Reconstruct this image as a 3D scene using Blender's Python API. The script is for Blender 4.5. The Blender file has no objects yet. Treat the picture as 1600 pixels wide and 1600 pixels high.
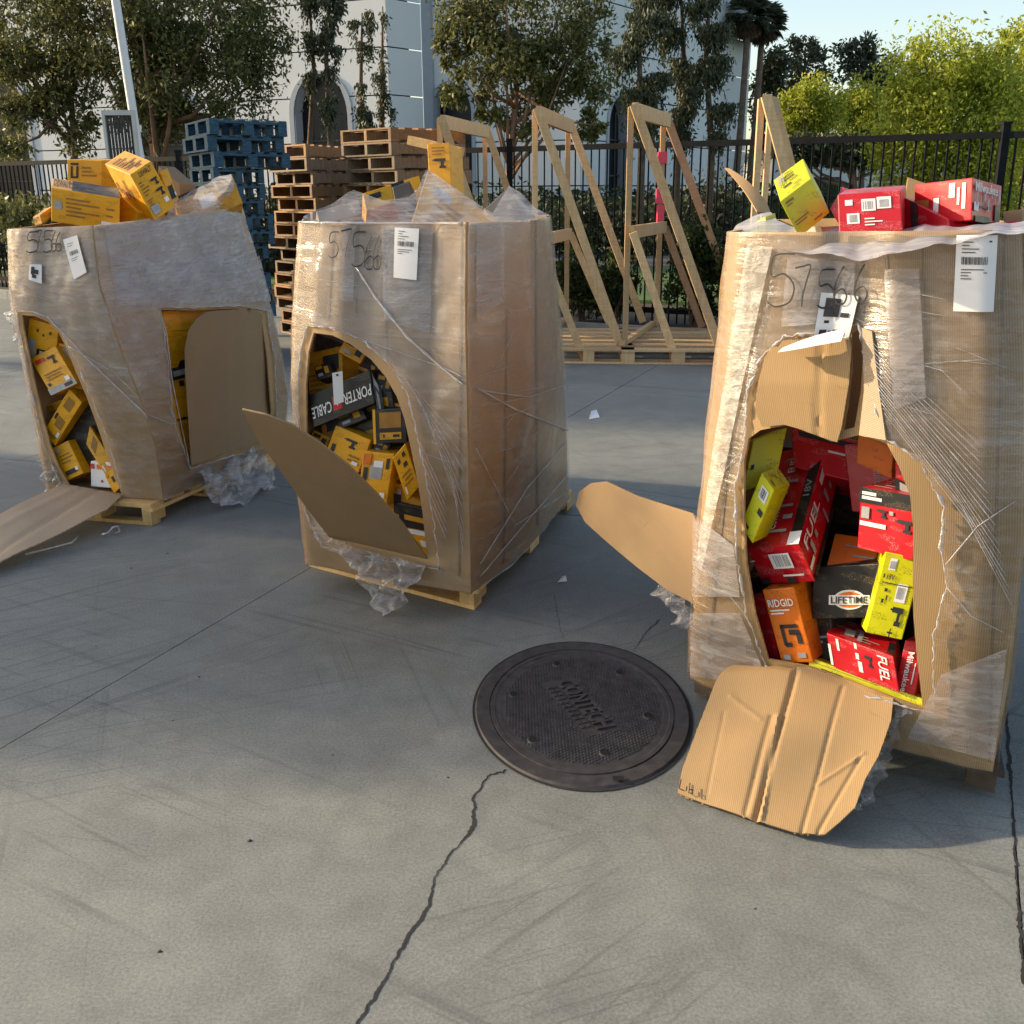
import bpy, math, random
import numpy as np
from mathutils import Vector, Matrix
from mathutils.geometry import delaunay_2d_cdt

random.seed(7); RNG = np.random.default_rng(7)
SC = bpy.context.scene
COL = SC.collection

# ------------------------------------------------------------------ camera
H = 1.65; PIT = math.radians(17.3); ROLL = math.radians(0.4); FPX = 1603.0
FW = np.array([0, math.cos(PIT), -math.sin(PIT)])
UP0 = np.array([0, math.sin(PIT), math.cos(PIT)]); RT0 = np.array([1.0, 0, 0])
RT = RT0 * math.cos(ROLL) - UP0 * math.sin(ROLL)
UP = UP0 * math.cos(ROLL) + RT0 * math.sin(ROLL)
CP = np.array([0, 0, H])
cd = bpy.data.cameras.new('camera'); cam = bpy.data.objects.new('camera', cd); COL.objects.link(cam)
cd.sensor_width = 36; cd.lens = 36 * FPX / 1600; cd.clip_start = 0.05; cd.clip_end = 2000
cam.matrix_world = Matrix(((RT[0], UP[0], -FW[0], 0), (RT[1], UP[1], -FW[1], 0), (RT[2], UP[2], -FW[2], H), (0, 0, 0, 1)))
SC.camera = cam

# ------------------------------------------------------------------ light
SUN = np.array([-1.74, 0.44, 0.72]); SUN = SUN / np.linalg.norm(SUN)
EL = math.asin(SUN[2])
world = bpy.data.worlds.new('World'); SC.world = world; world.use_nodes = True
wn = world.node_tree; bg = wn.nodes['Background']
sky = wn.nodes.new('ShaderNodeTexSky'); sky.sky_type = 'NISHITA'; sky.sun_disc = False
sky.sun_elevation = EL; sky.sun_rotation = math.atan2(SUN[0], SUN[1])
sky.air_density = 1.0; sky.dust_density = 1.5; sky.ozone_density = 1.0
wn.links.new(sky.outputs['Color'], bg.inputs['Color']); bg.inputs['Strength'].default_value = 0.15
sl = bpy.data.lights.new('sun', 'SUN'); sl.energy = 3.7; sl.angle = math.radians(1.1); sl.color = (1.0, 0.86, 0.64)
so = bpy.data.objects.new('sun', sl); COL.objects.link(so); so.location = (0, 0, 20)
so.rotation_euler = Vector(SUN).to_track_quat('Z', 'Y').to_euler()
SC.view_settings.view_transform = 'Standard'; SC.view_settings.look = 'None'
SC.view_settings.exposure = 0.86; SC.view_settings.gamma = 1.0
SC.view_settings.use_white_balance = True; SC.view_settings.white_balance_temperature = 7300
SC.render.engine = 'CYCLES'
SC.cycles.max_bounces = 10; SC.cycles.transparent_max_bounces = 24; SC.cycles.diffuse_bounces = 4
SC.cycles.use_denoising = True; SC.cycles.caustics_reflective = False; SC.cycles.caustics_refractive = False

# ------------------------------------------------------------------ picture <-> place
def ray(x, y): return FW + RT * ((x - 800) / FPX) - UP * ((y - 800) / FPX)  # positions from image pixels keep the image's sideways squeeze, narrowing the whole scene
def atZ(x, y, z=0.0):
    d = ray(x, y); return CP + d * ((z - H) / d[2])
def atY(x, y, Y):
    d = ray(x, y); return CP + d * (Y / d[1])
def proj(P):
    v = np.asarray(P, float) - CP; w = v @ FW
    return np.stack([800 + FPX * (v @ RT) / w, 800 - FPX * (v @ UP) / w], -1)
def on_plane(x, y, p, n):
    d = ray(x, y); return CP + d * (((p - CP) @ n) / (d @ n))

# ------------------------------------------------------------------ text outlines (made while the scene is empty)
TXT = {}
def text_mesh(s):
    cu = bpy.data.curves.new('lettering', 'FONT'); cu.body = s; cu.offset = 0.012; cu.resolution_u = 2
    o = bpy.data.objects.new('lettering', cu); COL.objects.link(o)
    dg = bpy.context.evaluated_depsgraph_get(); dg.update()
    me = bpy.data.meshes.new_from_object(o.evaluated_get(dg))
    v = np.array([x.co[:2] for x in me.vertices]); f = [tuple(p.vertices) for p in me.polygons]
    bpy.data.objects.remove(o); bpy.data.meshes.remove(me)
    lo, hi = v.min(0), v.max(0)
    TXT[s] = ((v - lo) / (hi - lo), f)
for s in ('DEWALT', 'PORTER', 'CABLE', '+', 'LIFETIME', 'RIDGID', 'FUEL', 'COMPACT', 'Milwaukee', 'CONTECH', 'ONE+', '20V', '18V'): text_mesh(s)

# ------------------------------------------------------------------ objects
def wloc(o):
    v = np.zeros(3)
    while o is not None:
        v = v + np.array(o.location); o = o.parent
    return v
def tag(o, label=None, cat=None, group=None, kind=None):
    if label: o['label'] = label
    if cat: o['category'] = cat
    if group: o['group'] = group
    if kind: o['kind'] = kind
    return o
def thing(name, label, cat, loc=(0, 0, 0), group=None):
    o = bpy.data.objects.new(name, None); COL.objects.link(o); o.location = [float(x) for x in loc]
    o.empty_display_size = 0.1
    return tag(o, label, cat, group)
def mk(name, V, F, mat, parent=None, uv=None, smooth=False, mi=None, solid=0.0):
    V = np.asarray(V, float)
    if parent is not None: org = wloc(parent)
    else: org = np.array([V[:, 0].mean(), V[:, 1].mean(), V[:, 2].min()])
    me = bpy.data.meshes.new(name)
    if isinstance(F, np.ndarray):
        n, k = F.shape
        me.vertices.add(len(V)); me.vertices.foreach_set('co', (V - org).ravel())
        me.loops.add(n * k); me.loops.foreach_set('vertex_index', F.ravel().astype(np.int32))
        me.polygons.add(n); me.polygons.foreach_set('loop_start', np.arange(0, n * k, k, dtype=np.int32))
        me.polygons.foreach_set('use_smooth', [False] * n); me.update(calc_edges=True)
    else: me.from_pydata((V - org).tolist(), [], [list(map(int, f)) for f in F])
    mats = mat if isinstance(mat, (list, tuple)) else [mat]
    for m in mats: me.materials.append(M[m] if isinstance(m, str) else m)
    if mi is not None: me.polygons.foreach_set('material_index', np.asarray(mi, np.int32))
    if uv is not None:
        l = me.uv_layers.new(name='UVMap'); uv = np.asarray(uv, float)
        li = np.zeros(len(me.loops), np.int32); me.loops.foreach_get('vertex_index', li)
        l.data.foreach_set('uv', uv[li].ravel())
    if smooth: me.polygons.foreach_set('use_smooth', [True] * len(me.polygons))
    me.validate(); me.update()
    o = bpy.data.objects.new(name, me); COL.objects.link(o)
    if parent is not None: o.parent = parent
    else: o.location = org
    if solid:
        m = o.modifiers.new('thickness', 'SOLIDIFY'); m.thickness = solid; m.offset = -1
        if smooth: m = o.modifiers.new('crisp', 'EDGE_SPLIT'); m.split_angle = 0.8
    return o
def inst(name, me, loc, parent=None, rz=0, scale=None):
    o = bpy.data.objects.new(name, me); COL.objects.link(o); o.parent = parent
    o.location = loc; o.rotation_euler = (0, 0, rz)
    if scale: o.scale = scale
    return o
BOXF = [(0, 3, 2, 1), (4, 5, 6, 7), (0, 1, 5, 4), (1, 2, 6, 5), (2, 3, 7, 6), (3, 0, 4, 7)]
def hexa(p, u, v, w):   # corners of a parallelepiped with outward faces
    p, u, v, w = (np.asarray(a, float) for a in (p, u, v, w))
    V = [p, p + u, p + u + v, p + v]; V = V + [a + w for a in V]
    F = BOXF if np.dot(np.cross(u, v), w) > 0 else [f[::-1] for f in BOXF]
    return V, F
class MB:
    def __init__(s): s.V = []; s.F = []; s.mi = []
    def add(s, V, F, mi=0):
        n = len(s.V); s.V += [np.asarray(v, float) for v in V]; s.F += [tuple(i + n for i in f) for f in F]; s.mi += [mi] * len(F)
    def hexa(s, p, u, v, w, mi=0): s.add(*hexa(p, u, v, w), mi)
    def beam(s, a, b, wx, wy, side=(1, 0, 0), mi=0):   # squared timber from a to b
        a = np.asarray(a, float); b = np.asarray(b, float); d = (b - a) / np.linalg.norm(b - a)
        sx = np.asarray(side, float); sx = sx - d * (sx @ d); sx /= np.linalg.norm(sx); sy = np.cross(d, sx)
        s.hexa(a - sx * wx / 2 - sy * wy / 2, sx * wx, sy * wy, b - a, mi)
    def tube(s, P, r, n=6, mi=0, taper=None):
        P = np.asarray(P, float); base = len(s.V); k = len(P)
        for i in range(k):
            d = P[min(i + 1, k - 1)] - P[max(i - 1, 0)]; d /= np.linalg.norm(d) + 1e-9
            a = np.cross(d, (0.3, 0.1, 0.95) if abs(d[2]) < 0.9 else (1, 0, 0)); a /= np.linalg.norm(a); b = np.cross(d, a)
            rr = (r if taper is None else r + (taper - r) * i / (k - 1)) if np.isscalar(r) else r[i]
            for j in range(n):
                t = 2 * math.pi * j / n; s.V.append(P[i] + rr * (a * math.cos(t) + b * math.sin(t)))
        for i in range(k - 1):
            for j in range(n):
                s.F.append((base + i * n + j, base + i * n + (j + 1) % n, base + (i + 1) * n + (j + 1) % n, base + (i + 1) * n + j)); s.mi.append(mi)
        s.F.append(tuple(base + j for j in range(n))[::-1]); s.mi.append(mi)
        s.F.append(tuple(base + (k - 1) * n + j for j in range(n))); s.mi.append(mi)
    def build(s, name, mat, parent=None, **k):
        return mk(name, s.V, s.F, mat, parent, mi=s.mi if isinstance(mat, (list, tuple)) else None, **k)

# ------------------------------------------------------------------ materials
M = {}
def nt(name):
    m = bpy.data.materials.new(name); m.use_nodes = True; t = m.node_tree
    return m, t, t.nodes['Principled BSDF']
def N(t, typ, **k):
    n = t.nodes.new(typ)
    for a, b in k.items():
        if a in n.inputs.keys() if not hasattr(n, a) else False: n.inputs[a].default_value = b
        else: setattr(n, a, b)
    return n
def coords(t, kind='Object', scale=(1, 1, 1), rot=(0, 0, 0)):
    c = t.nodes.new('ShaderNodeTexCoord'); mp = t.nodes.new('ShaderNodeMapping')
    t.links.new(c.outputs[kind], mp.inputs[0]); mp.inputs['Scale'].default_value = scale
    if any(rot):
        mr = t.nodes.new('ShaderNodeMapping'); t.links.new(c.outputs[kind], mr.inputs[0]); mr.inputs['Rotation'].default_value = rot; t.links.new(mr.outputs[0], mp.inputs[0])
    return mp.outputs[0]
def noise(t, co, scale, detail=4, rough=0.55, dist=0.0):
    n = t.nodes.new('ShaderNodeTexNoise'); n.inputs['Scale'].default_value = scale; n.inputs['Detail'].default_value = detail
    n.inputs['Roughness'].default_value = rough; n.inputs['Distortion'].default_value = dist
    t.links.new(co, n.inputs['Vector']); return n.outputs['Fac']
def ramp(t, fac, stops):
    r = t.nodes.new('ShaderNodeValToRGB'); e = r.color_ramp.elements
    while len(e) < len(stops): e.new(0.5)
    for i, (p, c) in enumerate(stops):
        e[i].position = p; e[i].color = (*c, 1) if not np.isscalar(c) else (c, c, c, 1)
    t.links.new(fac, r.inputs[0]); return r.outputs[0]
def mixc(t, fac, a, b, mode='MIX'):
    m = t.nodes.new('ShaderNodeMix'); m.data_type = 'RGBA'; m.blend_type = mode
    for s, v in ((0, fac), (6, a), (7, b)):
        if isinstance(v, (int, float)): m.inputs[s].default_value = v
        elif isinstance(v, tuple): m.inputs[s].default_value = (*v, 1)
        else: t.links.new(v, m.inputs[s])
    return m.outputs[2]
def math_(t, op, a, b=0.0, clamp=False):
    m = t.nodes.new('ShaderNodeMath'); m.operation = op; m.use_clamp = clamp
    for i, v in ((0, a), (1, b)):
        if isinstance(v, (int, float)): m.inputs[i].default_value = v
        else: t.links.new(v, m.inputs[i])
    return m.outputs[0]
def bump(t, h, strength, dist=0.01, p=None):
    b = t.nodes.new('ShaderNodeBump'); b.inputs['Strength'].default_value = strength; b.inputs['Distance'].default_value = dist
    t.links.new(h, b.inputs['Height'])
    if p is not None: t.links.new(b.outputs[0], p.inputs['Normal'])
    return b.outputs[0]
def plain(name, col, rough=0.5, var=0.15, scale=12, bmp=0.0, metal=0.0, stretch=(1, 1, 1), spec=0.5):
    m, t, p = nt(name); co = coords(t, 'Object', stretch)
    f = noise(t, co, scale, 5)
    dark = tuple(c * (1 - var) for c in col); light = tuple(min(1, c * (1 + var)) for c in col)
    t.links.new(ramp(t, f, [(0.3, dark), (0.7, light)]), p.inputs['Base Color'])
    p.inputs['Roughness'].default_value = rough; p.inputs['Metallic'].default_value = metal
    p.inputs['Specular IOR Level'].default_value = spec
    if bmp: bump(t, f, bmp, 0.01, p)
    M[name] = m; return m

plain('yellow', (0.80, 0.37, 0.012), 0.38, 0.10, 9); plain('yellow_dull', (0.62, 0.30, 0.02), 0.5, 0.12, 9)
plain('red', (0.56, 0.008, 0.018), 0.32, 0.10, 9); plain('lime', (0.66, 0.63, 0.012), 0.38, 0.08, 9)
plain('orange', (0.74, 0.17, 0.012), 0.4, 0.10, 9); plain('black', (0.012, 0.012, 0.013), 0.4, 0.3, 20)
plain('charcoal', (0.035, 0.036, 0.04), 0.5, 0.3, 20); plain('white', (0.78, 0.77, 0.75), 0.5, 0.04, 10)
plain('ink', (0.02, 0.02, 0.025), 0.6, 0.2, 20); plain('grey_print', (0.35, 0.35, 0.36), 0.5, 0.2, 30)
plain('brown_print', (0.30, 0.14, 0.02), 0.5, 0.2, 30); plain('paper', (0.80, 0.79, 0.80), 0.6, 0.03, 8)
plain('cast_iron', (0.068, 0.060, 0.060), 0.62, 0.35, 26, 0.25, 0.35); plain('hole_black', (0.004, 0.004, 0.004), 0.9, 0.1)
plain('fence_paint', (0.010, 0.011, 0.013), 0.7, 0.25, 8, spec=0.15); plain('pole_white', (0.72, 0.74, 0.76), 0.45, 0.05, 4)
plain('blue_wood', (0.020, 0.074, 0.125), 0.8, 0.6, 14, 0.2, 0, (1, 1, 6)); plain('dark_glass', (0.010, 0.013, 0.018), 0.3, 0.2, 3, spec=0.25)
plain('trim_paint', (0.33, 0.36, 0.41), 0.6, 0.06, 3); plain('pink_film', (0.75, 0.06, 0.12), 0.4, 0.1, 20)
plain('bark', (0.15, 0.10, 0.07), 0.9, 0.4, 6, 0.5); plain('bark_red', (0.26, 0.14, 0.09), 0.85, 0.3, 4, 0.4)
plain('soil', (0.055, 0.04, 0.03), 0.95, 0.4, 9, 0.5); plain('kerb', (0.33, 0.33, 0.32), 0.85, 0.15, 10, 0.2)
plain('asphalt', (0.06, 0.06, 0.064), 0.9, 0.2, 20, 0.2); plain('groove_dirt', (0.025, 0.024, 0.023), 0.95, 0.3, 30)
plain('stone', (0.05, 0.048, 0.045), 0.9, 0.3, 60)
plain('lawn_green', (0.055, 0.11, 0.028), 0.95, 0.35, 3, 0.3); plain('pale_metal', (0.55, 0.56, 0.52), 0.5, 0.1, 5)

def printed(name, col, ink, rough, amt=0.75):
    m, t, p = nt(name); co = coords(t, 'Object', (1, 1, 1)); f = noise(t, co, 9, 5)
    c = ramp(t, f, [(0.3, tuple(x * .86 for x in col)), (0.7, tuple(min(1, x * 1.08) for x in col))])
    a = noise(t, coords(t, 'Object', (260, 260, 480)), 1.0, 2, 0.5); b = noise(t, coords(t, 'Object', (12, 12, 34)), 1.0, 2, 0.4)
    c = mixc(t, math_(t, 'MULTIPLY', ramp(t, a, [(0.53, 0.0), (0.58, amt * .8)]), ramp(t, b, [(0.54, 0.0), (0.57, 1.0)])), c, ink)
    w = noise(t, coords(t, 'Object', (30, 30, 30)), 1.0, 6, 0.75); c = mixc(t, ramp(t, w, [(0.70, 0.0), (0.76, 0.5)]), c, (0.6, 0.5, 0.38))
    t.links.new(c, p.inputs['Base Color']); t.links.new(ramp(t, f, [(0.3, rough - .08), (0.7, rough + .14)]), p.inputs['Roughness']); bump(t, f, 0.12, 0.01, p); M[name] = m
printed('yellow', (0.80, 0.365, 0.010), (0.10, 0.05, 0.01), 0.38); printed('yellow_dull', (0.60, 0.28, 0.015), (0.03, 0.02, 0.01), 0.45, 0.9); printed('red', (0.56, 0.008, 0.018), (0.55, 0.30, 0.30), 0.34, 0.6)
printed('lime', (0.66, 0.63, 0.012), (0.05, 0.05, 0.01), 0.38); printed('orange', (0.74, 0.17, 0.012), (0.06, 0.02, 0.01), 0.4); printed('black', (0.012, 0.012, 0.013), (0.20, 0.15, 0.08), 0.4, 0.7); printed('charcoal', (0.03, 0.03, 0.033), (0.25, 0.2, 0.1), 0.5, 0.6)
def wood(name, a, b, rough=0.75):
    m, t, p = nt(name); co = coords(t, 'Object', (9, 9, 9))
    oi = t.nodes.new('ShaderNodeObjectInfo')
    f = noise(t, coords(t, 'Object', (22, 22, 3)), 1.4, 5, 0.6, 0.8); g = noise(t, coords(t, 'Object', (3, 40, 40)), 1.0, 4, 0.6)
    f2 = math_(t, 'ADD', math_(t, 'MULTIPLY', f, 0.55), math_(t, 'MULTIPLY', g, 0.45))
    c = ramp(t, f2, [(0.32, a), (0.68, b)])
    v = math_(t, 'MULTIPLY_ADD', oi.outputs['Random'], 0.5); v.node.inputs[2].default_value = 0.72
    hsv = t.nodes.new('ShaderNodeHueSaturation'); t.links.new(c, hsv.inputs['Color']); t.links.new(v, hsv.inputs['Value'])
    t.links.new(hsv.outputs[0], p.inputs['Base Color']); p.inputs['Roughness'].default_value = rough
    bump(t, f2, 0.25, 0.004, p); M[name] = m
wood('pine', (0.50, 0.31, 0.15), (0.74, 0.51, 0.28)); wood('pallet_new', (0.46, 0.27, 0.10), (0.70, 0.46, 0.20))
wood('pallet_brown', (0.17, 0.095, 0.045), (0.36, 0.20, 0.09)); wood('pallet_grey', (0.12, 0.085, 0.06), (0.28, 0.20, 0.13))
wood('pallet_dark', (0.045, 0.032, 0.022), (0.12, 0.085, 0.055)); wood('pine_red', (0.34, 0.17, 0.09), (0.52, 0.30, 0.17))

def cardboard(name, base, var=0.22):
    m, t, p = nt(name)
    uv = coords(t, 'UV')
    big = noise(t, uv, 3.0, 4); fine = noise(t, coords(t, 'UV', (90, 3, 1)), 1.0, 3, 0.6)
    c = mixc(t, big, tuple(x * (1 - var) for x in base), tuple(min(1, x * (1 + var)) for x in base))
    c = mixc(t, math_(t, 'MULTIPLY', fine, 0.35), c, tuple(x * 0.72 for x in base))
    sc = noise(t, coords(t, 'UV', (6, 30, 1), (0, 0, 0.6)), 1.0, 6, 0.7)
    c = mixc(t, ramp(t, sc, [(0.62, 0.0), (0.72, 0.55)]), c, tuple(x * 0.6 for x in base))
    t.links.new(c, p.inputs['Base Color']); p.inputs['Roughness'].default_value = 0.72
    w = t.nodes.new('ShaderNodeTexWave'); w.inputs['Scale'].default_value = 58; w.inputs['Distortion'].default_value = 0.4
    t.links.new(uv, w.inputs['Vector'])
    t.links.new(mixc(t, 1.0, c, ramp(t, w.outputs['Fac'], [(0.0, 0.78), (1.0, 1.10)]), 'MULTIPLY'), p.inputs['Base Color'])
    h = math_(t, 'ADD', math_(t, 'MULTIPLY', w.outputs['Fac'], 0.12), big)
    bump(t, h, 0.22, 0.008, p); M[name] = m
cardboard('cardboard', (0.49, 0.305, 0.15)); cardboard('cardboard_shaded', (0.33, 0.215, 0.115)); cardboard('cardboard_pale', (0.50, 0.36, 0.24))  # second tone is the same board, darkened to paint the flaps' shade
cardboard('cardboard_warm', (0.46, 0.285, 0.13))

def film(name, base, streak, top, bumps=0.5, white=(0.80, 0.80, 0.84), gloss=0.10, sx=5.0, sy=55.0, rot=0.0):
    """stretch film: clear plastic with milky layers, streaks and a glossy wrinkled skin"""
    m, t, p = nt(name); t.nodes.remove(p); out = t.nodes['Material Output']
    uvn = t.nodes.new('ShaderNodeTexCoord').outputs['UV']
    st = noise(t, coords(t, 'UV', (sx, sy, 1), (0, 0, rot)), 1.0, 6, 0.62, 0.6)
    st2 = noise(t, coords(t, 'UV', (2.2, 9, 1), (0, 0, rot * 0.5 + 0.12)), 1.0, 5, 0.6, 1.2)
    patch = noise(t, coords(t, 'UV', (3.2, 2.6, 1)), 1.0, 4, 0.6, 0.5)
    sep = t.nodes.new('ShaderNodeSeparateXYZ'); t.links.new(uvn, sep.inputs[0])
    tp = ramp(t, sep.outputs['Y'], [(0.35, 0.0), (1.0, 1.0)])
    a = math_(t, 'MULTIPLY', ramp(t, st, [(0.46, 0.0), (0.72, 1.0)]), streak)
    b = math_(t, 'MULTIPLY', ramp(t, st2, [(0.50, 0.0), (0.75, 1.0)]), streak * 0.8)
    pm = math_(t, 'ADD', ramp(t, patch, [(0.35, 0.25), (0.62, 1.0)]), 0.0)
    f = math_(t, 'MULTIPLY', math_(t, 'ADD', a, b), pm)
    bl = noise(t, coords(t, 'UV', (7, 15, 1), (0, 0, .25 + rot)), 1.0, 3, 0.5, 1.6)
    f = math_(t, 'ADD', f, math_(t, 'MULTIPLY', ramp(t, bl, [(0.50, 0.0), (0.53, 1.0)]), streak * .26))
    f = math_(t, 'ADD', math_(t, 'ADD', f, base), math_(t, 'MULTIPLY', tp, top), clamp=True)
    tr = t.nodes.new('ShaderNodeBsdfTransparent'); tr.inputs[0].default_value = (0.97, 0.97, 0.98, 1)
    df = t.nodes.new('ShaderNodeBsdfDiffuse'); df.inputs[0].default_value = (*white, 1)
    tl = t.nodes.new('ShaderNodeBsdfTranslucent'); tl.inputs[0].default_value = (*white, 1)
    m0 = t.nodes.new('ShaderNodeMixShader'); m0.inputs[0].default_value = 0.4
    t.links.new(df.outputs[0], m0.inputs[1]); t.links.new(tl.outputs[0], m0.inputs[2])
    m1 = t.nodes.new('ShaderNodeMixShader'); t.links.new(f, m1.inputs[0]); t.links.new(tr.outputs[0], m1.inputs[1]); t.links.new(m0.outputs[0], m1.inputs[2])
    gl = t.nodes.new('ShaderNodeBsdfGlossy'); gl.inputs['Roughness'].default_value = 0.17; gl.inputs[0].default_value = (1, 1, 1, 1)
    hh = math_(t, 'ADD', math_(t, 'MULTIPLY', st, 0.5), math_(t, 'MULTIPLY', st2, 0.9))
    nb = bump(t, hh, bumps, 0.02); t.links.new(nb, gl.inputs['Normal']); t.links.new(nb, df.inputs['Normal'])
    fr = t.nodes.new('ShaderNodeFresnel'); fr.inputs['IOR'].default_value = 1.4
    gf = math_(t, 'MULTIPLY_ADD', fr.outputs[0], 0.62, clamp=True); t.links.new(math_(t, 'MULTIPLY', ramp(t, patch, [(0.48, 0.0), (0.66, 1.0)]), gloss * 0.6), gf.node.inputs[2])
    m2 = t.nodes.new('ShaderNodeMixShader'); t.links.new(gf, m2.inputs[0]); t.links.new(m1.outputs[0], m2.inputs[1]); t.links.new(gl.outputs[0], m2.inputs[2])
    t.links.new(m2.outputs[0], out.inputs['Surface']); M[name] = m
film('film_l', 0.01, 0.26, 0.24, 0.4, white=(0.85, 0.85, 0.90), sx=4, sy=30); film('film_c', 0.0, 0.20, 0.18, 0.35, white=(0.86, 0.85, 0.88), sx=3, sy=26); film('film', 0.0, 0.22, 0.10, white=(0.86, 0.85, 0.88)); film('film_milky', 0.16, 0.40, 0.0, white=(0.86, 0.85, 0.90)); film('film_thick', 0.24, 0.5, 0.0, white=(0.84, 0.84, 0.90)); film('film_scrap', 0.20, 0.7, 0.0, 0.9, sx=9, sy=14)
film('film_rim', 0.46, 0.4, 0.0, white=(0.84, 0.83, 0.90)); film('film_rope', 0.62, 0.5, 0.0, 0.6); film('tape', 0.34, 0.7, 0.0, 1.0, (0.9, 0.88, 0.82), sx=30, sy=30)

def leafmat(name, stops, trans=0.35):
    m, t, p = nt(name); g = t.nodes.new('ShaderNodeNewGeometry'); out = t.nodes['Material Output']
    c = ramp(t, g.outputs['Random Per Island'], stops)
    t.links.new(c, p.inputs['Base Color']); p.inputs['Roughness'].default_value = 0.5; p.inputs['Specular IOR Level'].default_value = 0.3
    tl = t.nodes.new('ShaderNodeBsdfTranslucent'); t.links.new(c, tl.inputs[0])
    mx = t.nodes.new('ShaderNodeMixShader'); mx.inputs[0].default_value = trans
    t.links.new(p.outputs[0], mx.inputs[1]); t.links.new(tl.outputs[0], mx.inputs[2]); t.links.new(mx.outputs[0], out.inputs['Surface'])
    M[name] = m
leafmat('leaf_olive', [(0.0, (0.06, 0.07, 0.028)), (0.5, (0.125, 0.135, 0.05)), (1.0, (0.27, 0.26, 0.09))])
leafmat('leaf_dark', [(0.0, (0.028, 0.036, 0.020)), (1.0, (0.11, 0.125, 0.065))], 0.2)
leafmat('leaf_pine', [(0.0, (0.035, 0.05, 0.034)), (1.0, (0.13, 0.15, 0.09))], 0.2)
leafmat('leaf_yellow', [(0.0, (0.13, 0.17, 0.03)), (0.3, (0.37, 0.42, 0.05)), (1.0, (0.66, 0.66, 0.12))], 0.55)
leafmat('leaf_green', [(0.0, (0.20, 0.25, 0.03)), (1.0, (0.52, 0.52, 0.07))], 0.4)
leafmat('leaf_shrub', [(0.0, (0.015, 0.03, 0.010)), (0.7, (0.045, 0.075, 0.02)), (1.0, (0.12, 0.14, 0.03))])

def concrete():
    m, t, p = nt('concrete')
    w = coords(t, 'Object'); geo = t.nodes.new('ShaderNodeNewGeometry'); pos = geo.outputs['Position']
    def pc(scale, rot=0.0):
        mr = t.nodes.new('ShaderNodeMapping'); t.links.new(pos, mr.inputs[0]); mr.inputs['Rotation'].default_value = (0, 0, rot)
        mp = t.nodes.new('ShaderNodeMapping'); t.links.new(mr.outputs[0], mp.inputs[0]); mp.inputs['Scale'].default_value = scale; return mp.outputs[0]
    big = noise(t, pos, 1.3, 5, 0.6, 0.4); mid = noise(t, pos, 7, 6, 0.65, 0.5); fine = noise(t, pos, 120, 4, 0.8)
    c = ramp(t, big, [(0.25, (0.172, 0.180, 0.170)), (0.75, (0.240, 0.248, 0.232))])
    c = mixc(t, 1.0, c, ramp(t, mid, [(0.28, 0.84), (0.72, 1.14)]), 'MULTIPLY')
    c = mixc(t, 1.0, c, ramp(t, fine, [(0.34, 0.70), (0.66, 1.26)]), 'MULTIPLY')
    spk = noise(t, pos, 230, 2, 0.5); c = mixc(t, ramp(t, spk, [(0.66, 0.0), (0.72, 0.7)]), c, (0.07, 0.07, 0.07))
    for rot, sx, sy, lo, amt in ((0.55, 0.6, 22, 0.54, 0.5), (-0.75, 0.5, 30, 0.55, 0.5), (0.2, 0.5, 46, 0.57, 0.4), (1.25, 0.4, 26, 0.57, 0.42), (-0.35, 0.4, 60, 0.55, 0.5)):
        s = noise(t, pc((sx, sy, 1), rot), 1.0, 5, 0.68, 0.25); k = noise(t, pos, 0.9 + rot * 0.2, 3, 0.5)
        f = math_(t, 'MULTIPLY', ramp(t, s, [(lo, 0.0), (lo + 0.13, amt)]), ramp(t, k, [(0.46, 0.0), (0.6, 1.0)]))
        c = mixc(t, f, c, (0.062, 0.063, 0.064))
    st = noise(t, pos, 2.3, 3, 0.5, 1.5); c = mixc(t, ramp(t, st, [(0.62, 0.0), (0.70, 0.25)]), c, (0.12, 0.12, 0.115))
    t.links.new(c, p.inputs['Base Color'])
    t.links.new(ramp(t, mid, [(0.3, 0.62), (0.7, 0.85)]), p.inputs['Roughness'])
    h = math_(t, 'ADD', math_(t, 'MULTIPLY', fine, 0.35), math_(t, 'MULTIPLY', mid, 0.6))
    bump(t, h, 0.4, 0.006, p); M['concrete'] = m
concrete()
def stucco():
    m, t, p = nt('wall_paint'); pos = t.nodes.new('ShaderNodeNewGeometry').outputs['Position']
    big = noise(t, pos, 0.5, 4); st = noise(t, coords(t, 'Object', (3, 3, 0.3)), 1.0, 4)
    c = mixc(t, big, (0.62, 0.64, 0.66), (0.70, 0.72, 0.73)); c = mixc(t, ramp(t, st, [(0.6, 0.0), (0.8, 0.25)]), c, (0.50, 0.53, 0.56))
    t.links.new(c, p.inputs['Base Color']); p.inputs['Roughness'].default_value = 0.85; M['wall_paint'] = m
stucco()

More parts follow.
